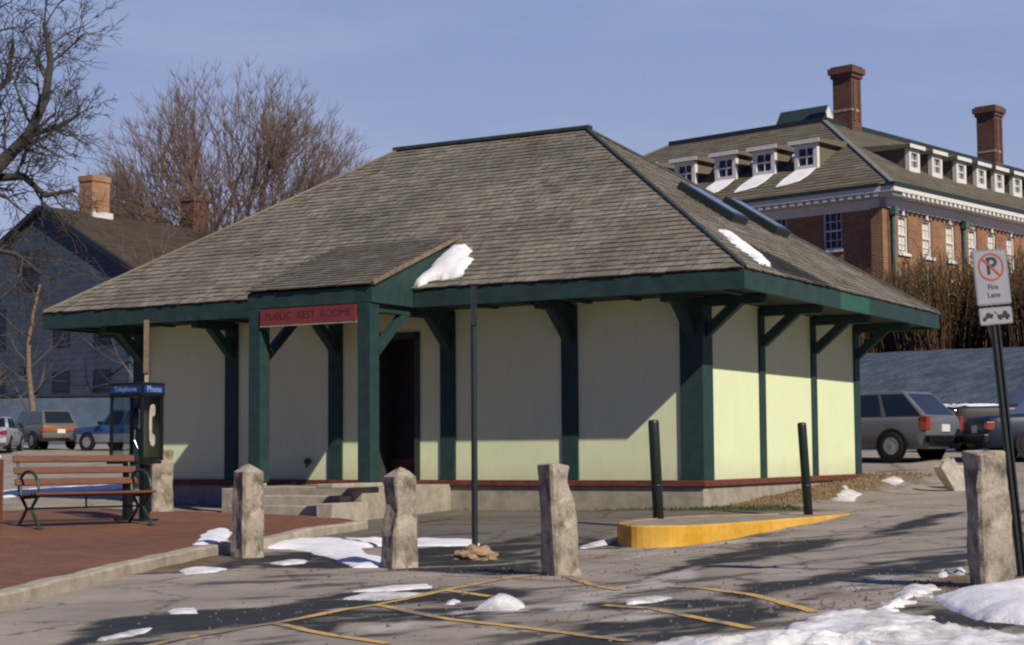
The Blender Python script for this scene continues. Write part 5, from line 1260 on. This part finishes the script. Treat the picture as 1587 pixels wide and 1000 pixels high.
me = bpy.data.meshes.new('footing'); bm.to_mesh(me); bm.free(); me.materials.append(MAT['rubble']); fo = bpy.data.objects.new('footing', me); col.objects.link(fo); fo.parent = pt; fo.location = (0, 0, .02)
pp = thing('sign_post', 'slim pale post seen edge on rising behind the phone booth', 'post', (-5.72, 26.6, g1(-5.72, 26.6) + .14))
m_ = MB(); m_.box(-.028, .028, -.028, .028, -.2, 2.55); m_.build('post', MAT['concrete'], pp)
m_ = MB(); m_.box(-.04, .04, -.06, -.03, 2.15, 2.98); m_.build('sign_plate', MAT['barktan'], pp, rz=0)

# ------------------------------------------------------------ no parking sign
ns = thing('no_parking_sign', 'white no parking sign with red circle and fire lane lettering on a leaning post', 'sign', (4.22, 14.2, g1(4.22, 14.2)), R(12))
lean = R(-5)
lm = Matrix.Rotation(lean, 4, 'Y')
zc = 2.49
m_ = MB(); m_.bar((0, .03, -.3), (0, .03, 2.25), .068, .035, up=(0, 1, 0)); m_.bar((-.022, .008, -.3), (-.022, .008, 2.25), .016, .03, up=(0, 1, 0)); m_.bar((.022, .008, -.3), (.022, .008, 2.25), .016, .03, up=(0, 1, 0)); po = m_.build('post', MAT['steel'], ns)
def rrect(w, h, r, n=5):
    P = []
    for cx_, cy_, a0 in ((w / 2 - r, h / 2 - r, 0), (-w / 2 + r, h / 2 - r, 90), (-w / 2 + r, -h / 2 + r, 180), (w / 2 - r, -h / 2 + r, 270)):
        for i in range(n + 1): a = R(a0 + 90 * i / n); P.append((cx_ + r * math.cos(a), cy_ + r * math.sin(a)))
    return P
def plate(name, w, h, zc_, mat, parent, y0_, y1_, r=.02):
    m_ = MB(); m_.prism([(p[0], y0_, zc_ + p[1]) for p in rrect(w, h, r)], (0, 0, 0), (0, y1_ - y0_, 0)); return m_.build(name, mat, parent)
pl = plate('sign_plate', .312, .465, zc, MAT['signback'], ns, -.012, .0)
fc = plate('sign_face', .288, .441, zc, MAT['signwhite'], pl, -.0145, -.0125, .014)
m_ = MB(); Rr = .118; zr0 = zc + .085; nn = 48; v = []; f = []
for i in range(nn):
    a = 2 * math.pi * i / nn
    for rr in (Rr, Rr - .017): v += [(rr * math.cos(a), -.0165, zr0 + rr * math.sin(a))]
for i in range(nn): f.append((2 * i, 2 * i + 1, (2 * i + 3) % (2 * nn), (2 * i + 2) % (2 * nn)))
m_.add(v, f); m_.bar((-.078, -.0172, zr0 + .078), (.078, -.0172, zr0 - .078), .0005, .017, up=(0, 0, 1)); 
sr_ = MB(); sr_.add(v, f); c45 = .0085 * .7071; d45 = (Rr - .01) * .7071
sr_.add([(-d45 - c45, -.0188, zr0 + d45 - c45), (d45 - c45, -.0188, zr0 - d45 - c45), (d45 + c45, -.0188, zr0 - d45 + c45), (-d45 + c45, -.0188, zr0 + d45 + c45)], [(0, 1, 2, 3)])
sr_.build('prohibition_ring', MAT['signringred'], pl)
text_mesh('P', .205, 'letter', MAT['ink'], pl, (.004, -.0160, zr0 + .002), (R(90), 0, 0), .0006, .004)
text_mesh('Fire', .062, 'lettering', MAT['ink'], pl, (0, -.0160, zc - .085), (R(90), 0, 0), .0006, .0008)
text_mesh('Lane', .062, 'lettering', MAT['ink'], pl, (0, -.0160, zc - .150), (R(90), 0, 0), .0006, .0008)
p2 = plate('tow_plate', .300, .145, zc - .325, MAT['signback'], ns, -.012, .0)
plate('tow_plate_face', .284, .129, zc - .325, MAT['signwhite'], p2, -.0145, -.0125, .012)
m_ = MB(); zz0 = zc - .325
def flat(poly): m_.add([(p[0], -.0165, zz0 + p[1]) for p in poly], [list(range(len(poly)))])
flat([(.012, -.022), (.125, -.022), (.125, .006), (.108, .010), (.098, .036), (.066, .036), (.062, .012), (.012, .006)])
flat([(.012, .006), (.02, .006), (-.012, .040), (-.018, .036)])
flat([(-.122, -.036), (-.022, .002), (-.028, .020), (-.048, .018), (-.062, .034), (-.092, .022), (-.098, .000), (-.126, -.014)])
for cx_, cy_ in ((.036, -.026), (.098, -.026), (-.108, -.030), (-.044, -.008)): flat([(cx_ + .013 * math.cos(a * .5236), cy_ + .013 * math.sin(a * .5236)) for a in range(12)])
m_.build('tow_symbol', MAT['ink'], p2)
ns.rotation_euler = (0, lean, R(12)); ns.rotation_mode = 'XYZ'

# ------------------------------------------------------------ bench
def bench(loc, rz, label):
    t = thing('park_bench', label, 'bench', loc, rz, 'benches on the brick plaza')
    hl = .88
    for sx in (-1, 1):
        x = sx * (hl - .06); m_ = MB()
        el = [(x, .02 - .31 * math.cos(a), .50 + .25 * math.sin(a)) for a in np.linspace(-.35, math.pi + .1, 18)]
        m_.tube(el, .020, 8)
        m_.tube([(x, -.30, .44), (x, -.16, .33), (x, -.07, .25), (x, -.16, .16), (x, -.28, .06), (x, -.33, 0)], .022, 8)
        m_.tube([(x, .30, .44), (x, .16, .33), (x, .07, .25), (x, .16, .16), (x, .28, .06), (x, .36, 0)], .022, 8)
        m_.tube([(x, -.09, .25), (x, .09, .25)], .022, 8); m_.tube([(x, -.30, .42), (x, .26, .39)], .022, 8)
        m_.tube([(x, .24, .38), (x, .30, .60), (x, .40, .96)], .022, 8)
        m_.box(x - .05, x + .05, -.38, -.28, -.005, .012); m_.box(x - .05, x + .05, .31, .41, -.005, .012)
        m_.build('end_frame', MAT['iron'], t)
    m_ = MB(); m_.tube([(-hl + .08, 0, .25), (hl - .08, 0, .25)], .014, 6); m_.tube([(0, 0, .25), (0, 0, .40)], .014, 6); m_.build('tie_rod', MAT['iron'], t)
    for k, y in enumerate((-.30, -.19, -.08, .03, .14)): m_ = MB(); m_.box(-hl, hl, y - .045, y + .045, .435 - .008 * k, .470 - .008 * k); m_.build('seat_slat', MAT['wood'], t, bevel=.01)
    for k, (y, z) in enumerate(((.275, .60), (.318, .755), (.362, .91))):
        m_ = MB(); m_.bar((-hl - .02, y, z), (hl + .02, y, z), .035, .095, up=(0, .27, 1)); m_.build('back_slat', MAT['wood'], t, bevel=.01)
    return t
bx_, by_ = -5.82, 23.3
bench((bx_, by_, g1(bx_, by_) + .113), R(40), 'slatted brown wooden bench with curved green iron ends beside the phone booth')
bn = thing('litter_bin', 'brown slatted litter bin with pale lid at the left edge of the plaza', 'bin', (-7.19, 22.9, g1(-7.19, 22.9) + .113))
for k in range(18):
    a = 2 * math.pi * k / 18; m_ = MB(); c, s = math.cos(a), math.sin(a)
    m_.bar((.30 * c, .30 * s, .06), (.30 * c, .30 * s, .90), .03, .085, up=(c, s, 0)); m_.build('slat', MAT['wood'], bn)
m_ = MB(); m_.lathe([(.0, .05), (.27, .05), (.27, .88), (.25, .88), (.25, .1), (.0, .1)], 24); m_.build('liner', MAT['black'], bn)
m_ = MB(); m_.lathe([(.16, .92), (.31, .90), (.32, .93), (.26, 1.0), (.16, 1.02)], 24); m_.build('lid', MAT['white'], bn)

# ------------------------------------------------------------ phone booth
ph = thing('pay_phone', 'dark framed pay phone booth with blue header on a double pedestal', 'pay phone', (-5.45, 24.7, g1(-5.45, 24.7) + .113), R(-30))
w, d_, zb0, zb1 = .29, .21, .86, 1.98
m_ = MB()
for sx in (-1, 1):
    for sy in (-1, 1): m_.box(sx * w - .02, sx * w + .02, sy * d_ - .02, sy * d_ + .02, zb0, zb1 - .2)
    m_.box(sx * w - .018, sx * w + .018, -d_ + .02, d_ - .02, zb0, zb0 + .05)
m_.build('frame', MAT['black'], ph, bevel=.006)
m_ = MB(); m_.box(-w - .03, w + .03, -d_ - .03, d_ + .03, zb1 - .2, zb1); hd_ = m_.build('header', MAT['black'], ph, bevel=.012)
m_ = MB(); m_.box(-w + .0, w - .0, -d_ - .036, -d_ - .03, zb1 - .155, zb1 - .045); m_.build('header_panel', MAT['blue'], hd_)
m_ = MB(); m_.box(w + .03, w + .036, -d_ + .01, d_ - .01, zb1 - .155, zb1 - .045); m_.build('header_panel', MAT['blue'], hd_)
text_mesh('Telephone', .10, 'lettering', MAT['paleblue'], hd_, (0, -d_ - .0375, zb1 - .098), (R(90), 0, 0), .0008, .001)
text_mesh('Phone', .12, 'lettering', MAT['paleblue'], hd_, (w + .0375, 0, zb1 - .098), (R(90), 0, R(90)), .0008, .002)
for sx in (-1, 1): m_ = MB(); m_.box(sx * w - .004, sx * w + .004, -d_ + .02, d_ - .02, zb0 + .05, zb1 - .2); m_.build('side_panel', MAT['clear'], ph)
m_ = MB(); m_.box(-w + .16, w - .021, d_ - .02, d_ + .012, zb0 + .05, zb1 - .2); m_.build('back_panel', MAT['black'], ph)
# handset symbol on the right-hand side panel
m_ = MB(); hp = []
for a, b in ((-.035, .27), (.03, .29), (.06, .25), (.058, .14), (.035, .11), (.005, .12), (-.008, .06), (-.008, -.10), (.008, -.15), (.038, -.145), (.058, -.18), (.058, -.28), (.03, -.32), (-.03, -.30), (-.058, -.22), (-.066, -.05), (-.066, .08), (-.058, .2)): hp.append((w + .0045, a, 1.38 + b))
m_.prism(hp, (0, 0, 0), (.003, 0, 0)); m_.build('handset_symbol', MAT['palestone'], ph)
m_ = MB(); m_.box(-.10, .20, d_ - .16, d_ - .022, 1.12, 1.66); bd = m_.build('phone_body', MAT['steel'], ph, bevel=.015)
m_ = MB(); m_.box(-.02, .18, d_ - .168, d_ - .161, 1.32, 1.6); m_.build('face_plate', MAT['chrome'], bd)
m_ = MB(); m_.tube([(-.06, d_ - .17, 1.60), (-.06, d_ - .215, 1.55), (-.06, d_ - .215, 1.38), (-.06, d_ - .17, 1.33)], [.035, .02, .02, .035], 10); m_.build('handset', MAT['black'], bd)
m_ = MB(); m_.tube([(-.06, d_ - .18, 1.33), (-.05, d_ - .2, 1.15), (.02, d_ - .19, 1.02), (.1, d_ - .14, 1.12)], .010, 8); m_.build('cord', MAT['chrome'], bd)
m_ = MB(); m_.box(-w, w, -d_ - .10, d_, zb0 - .05, zb0 - .002); m_.build('shelf', MAT['black'], ph, bevel=.008)
for sx in (-1, 1): m_ = MB(); m_.box(sx * .16 - .05, sx * .16 + .05, -.06, .06, 0, zb0 - .052); m_.build('pedestal_leg', MAT['black'], ph, bevel=.006)
m_ = MB(); m_.box(-.28, .28, -.16, .16, -.01, .02); m_.build('base_plate', MAT['steel'], ph)

# ------------------------------------------------------------ snow on the ground
def ground_snow(name, poly, h, mat, label, cat, kind, st=.045, rag=.22, lump=0.0, lscale=2.0, seed=0, off=0):
    xs = [p[0] for p in poly]; ys = [p[1] for p in poly]; b = .3
    X, Y = np.meshgrid(np.arange(min(xs) - b, max(xs) + b, st), np.arange(min(ys) - b, max(ys) + b, st))
    nz_ = (fbm(X * 2.2 + seed * 3.1, Y * 1.5 + seed) - .5) * rag + (fbm(X * 8 + seed, Y * 6, 3) - .5) * rag * .5
    s = sdist(poly, X, Y) + nz_
    hh = h * (1 - np.exp(-np.maximum(s, 0) * 6)) * (.7 + .6 * fbm(X * 3 + seed, Y * 3))
    if lump:
        e = 1 - np.exp(-np.maximum(s, 0) * 2.5); p_ = X * .8 + Y * .6; q_ = Y * .8 - X * .6; w_ = (fbm(X * 2 + 9, Y * 2) - .5) * .9
        r1 = np.abs(fbm((p_ + w_) * lscale * .55 + seed, (q_ + w_) * lscale * 1.5, 3) - .5) * 2; r2 = fbm(X * lscale * 3, Y * lscale * 3 + seed, 4); big = fbm(X * 1.1 + seed, Y * 1.1, 2)
        hh = hh + lump * e * ((1 - r1) ** 3 * 1.5 * np.clip(big * 2 - .4, 0, 1.3) + (r2 - .45) * .35)
    Z = gfull(X, Y) + np.where(s > 0, hh + .006, -.03) + off
    o = grid_object(name, X, Y, Z, mat, {}, keep=(s > 0))
    return tag(o, label, cat, kind=kind)
allp = POLYS['snow']
for i, p in enumerate(allp):
    area = abs(sum(p[j][0] * p[(j + 1) % len(p)][1] - p[(j + 1) % len(p)][0] * p[j][1] for j in range(len(p)))) / 2
    h = .05 if area > 1 else .035
    if i in (11, 12): h = .13
    if i == 17: h = .16
    if i == 18: h = .06
    ground_snow('snow', p, h, MAT['snow'] if i in (0, 1, 2, 13, 15) else MAT['snowdirty'], None, None, 'stuff', rag=.18 if area > .6 else .08, seed=i, off=.09 if i == 1 else 0)
ground_snow('snow', POLYS['bank'][0], .04, MAT['snowdirty'], None, None, 'stuff', st=.026, rag=.55, lump=.07, lscale=2.4, seed=40)
ground_snow('snow', POLYS['bank'][1], .10, MAT['snow'], None, None, 'stuff', st=.035, rag=.15, lump=.03, lscale=1.2, seed=41)

# dry grass tufts along the depot foundation
rg = random.Random(77); V = []; Fs = []
def tufts(poly, n, h, jit=.0):
    xs = [p[0] for p in poly]; ys = [p[1] for p in poly]; k = 0
    pts = np.array([(rg.uniform(min(xs), max(xs)), rg.uniform(min(ys), max(ys))) for _ in range(n * 4)])
    ok = (sdist(poly, pts[:, 0], pts[:, 1]) + (fbm(pts[:, 0] * 2, pts[:, 1] * 2) - .5) * .4) > 0; pts = pts[ok][:n]; zs = gfull(pts[:, 0], pts[:, 1])
    for (x, y), z in zip(pts, zs):
        a = rg.uniform(0, 6.28); l_ = rg.uniform(.4, 1) * h; w = .012; dx, dy = math.cos(a) * w, math.sin(a) * w; tx, ty = rg.uniform(-.6, .6) * l_, rg.uniform(-.6, .6) * l_
        b = len(V); V.extend([(x - dx, y - dy, z - .01), (x + dx, y + dy, z - .01), (x + tx, y + ty, z + l_)]); Fs.append((b, b + 1, b + 2))
tufts(POLYS['soil'][0], 5200, .05); n_dry = len(Fs)
me = bpy.data.meshes.new('dry_grass'); me.from_pydata(V, [], Fs); me.materials.append(simple('dry_grass', (.26, .185, .10), .95, .4, 2, bmp=0)); o = bpy.data.objects.new('dry_grass', me); col.objects.link(o); tag(o, kind='stuff')
V = []; Fs = []; tufts(POLYS['grass'][0], 4200, .06)
me = bpy.data.meshes.new('grass'); me.from_pydata(V, [], Fs); me.materials.append(simple('moss_grass', (.065, .075, .025), .95, .4, 2, bmp=0)); o = bpy.data.objects.new('grass', me); col.objects.link(o); tag(o, kind='stuff')

# loose grit on the asphalt
rg = random.Random(5); V = []; Fs = []
def grit(cx_, cy_, sx_, sy_, n, smin, smax):
    for _ in range(n):
        x = rg.gauss(cx_, sx_); y = rg.gauss(cy_, sy_)
        if y < 9.6 or (x < -2.4 and y > 13): continue
        s_ = rg.uniform(smin, smax) * (1 if rg.random() < .9 else 1.8); z = gf(x, y); b = len(V); a = rg.uniform(0, 6.28)
        for k in range(4): V.append((x + s_ * math.cos(a + k * 1.57) * rg.uniform(.7, 1.2), y + s_ * math.sin(a + k * 1.57) * rg.uniform(.7, 1.2), z - .004))
        V.append((x + rg.uniform(-.3, .3) * s_, y + rg.uniform(-.3, .3) * s_, z + s_ * .8))
        for k in range(4): Fs.append((b + k, b + (k + 1) % 4, b + 4))
for c in ((1.0, 14, 1.6, 1.6, 260), (2.6, 12.6, .9, 1.0, 260), (-.6, 17.5, 1.2, .8, 140), (2.3, 20.4, 1.3, .5, 130), (-1.5, 13, 1.5, 1.2, 120), (.9, 16.8, .5, .3, 40), (3.7, 14, .6, .5, 60)): grit(*c, .008, .022)
me = bpy.data.meshes.new('gravel'); me.from_pydata(V, [], Fs); me.materials.append(simple('gravel', (.12, .10, .085), .95, .5, 40, bmp=0)); o = bpy.data.objects.new('gravel', me); col.objects.link(o); tag(o, kind='stuff')
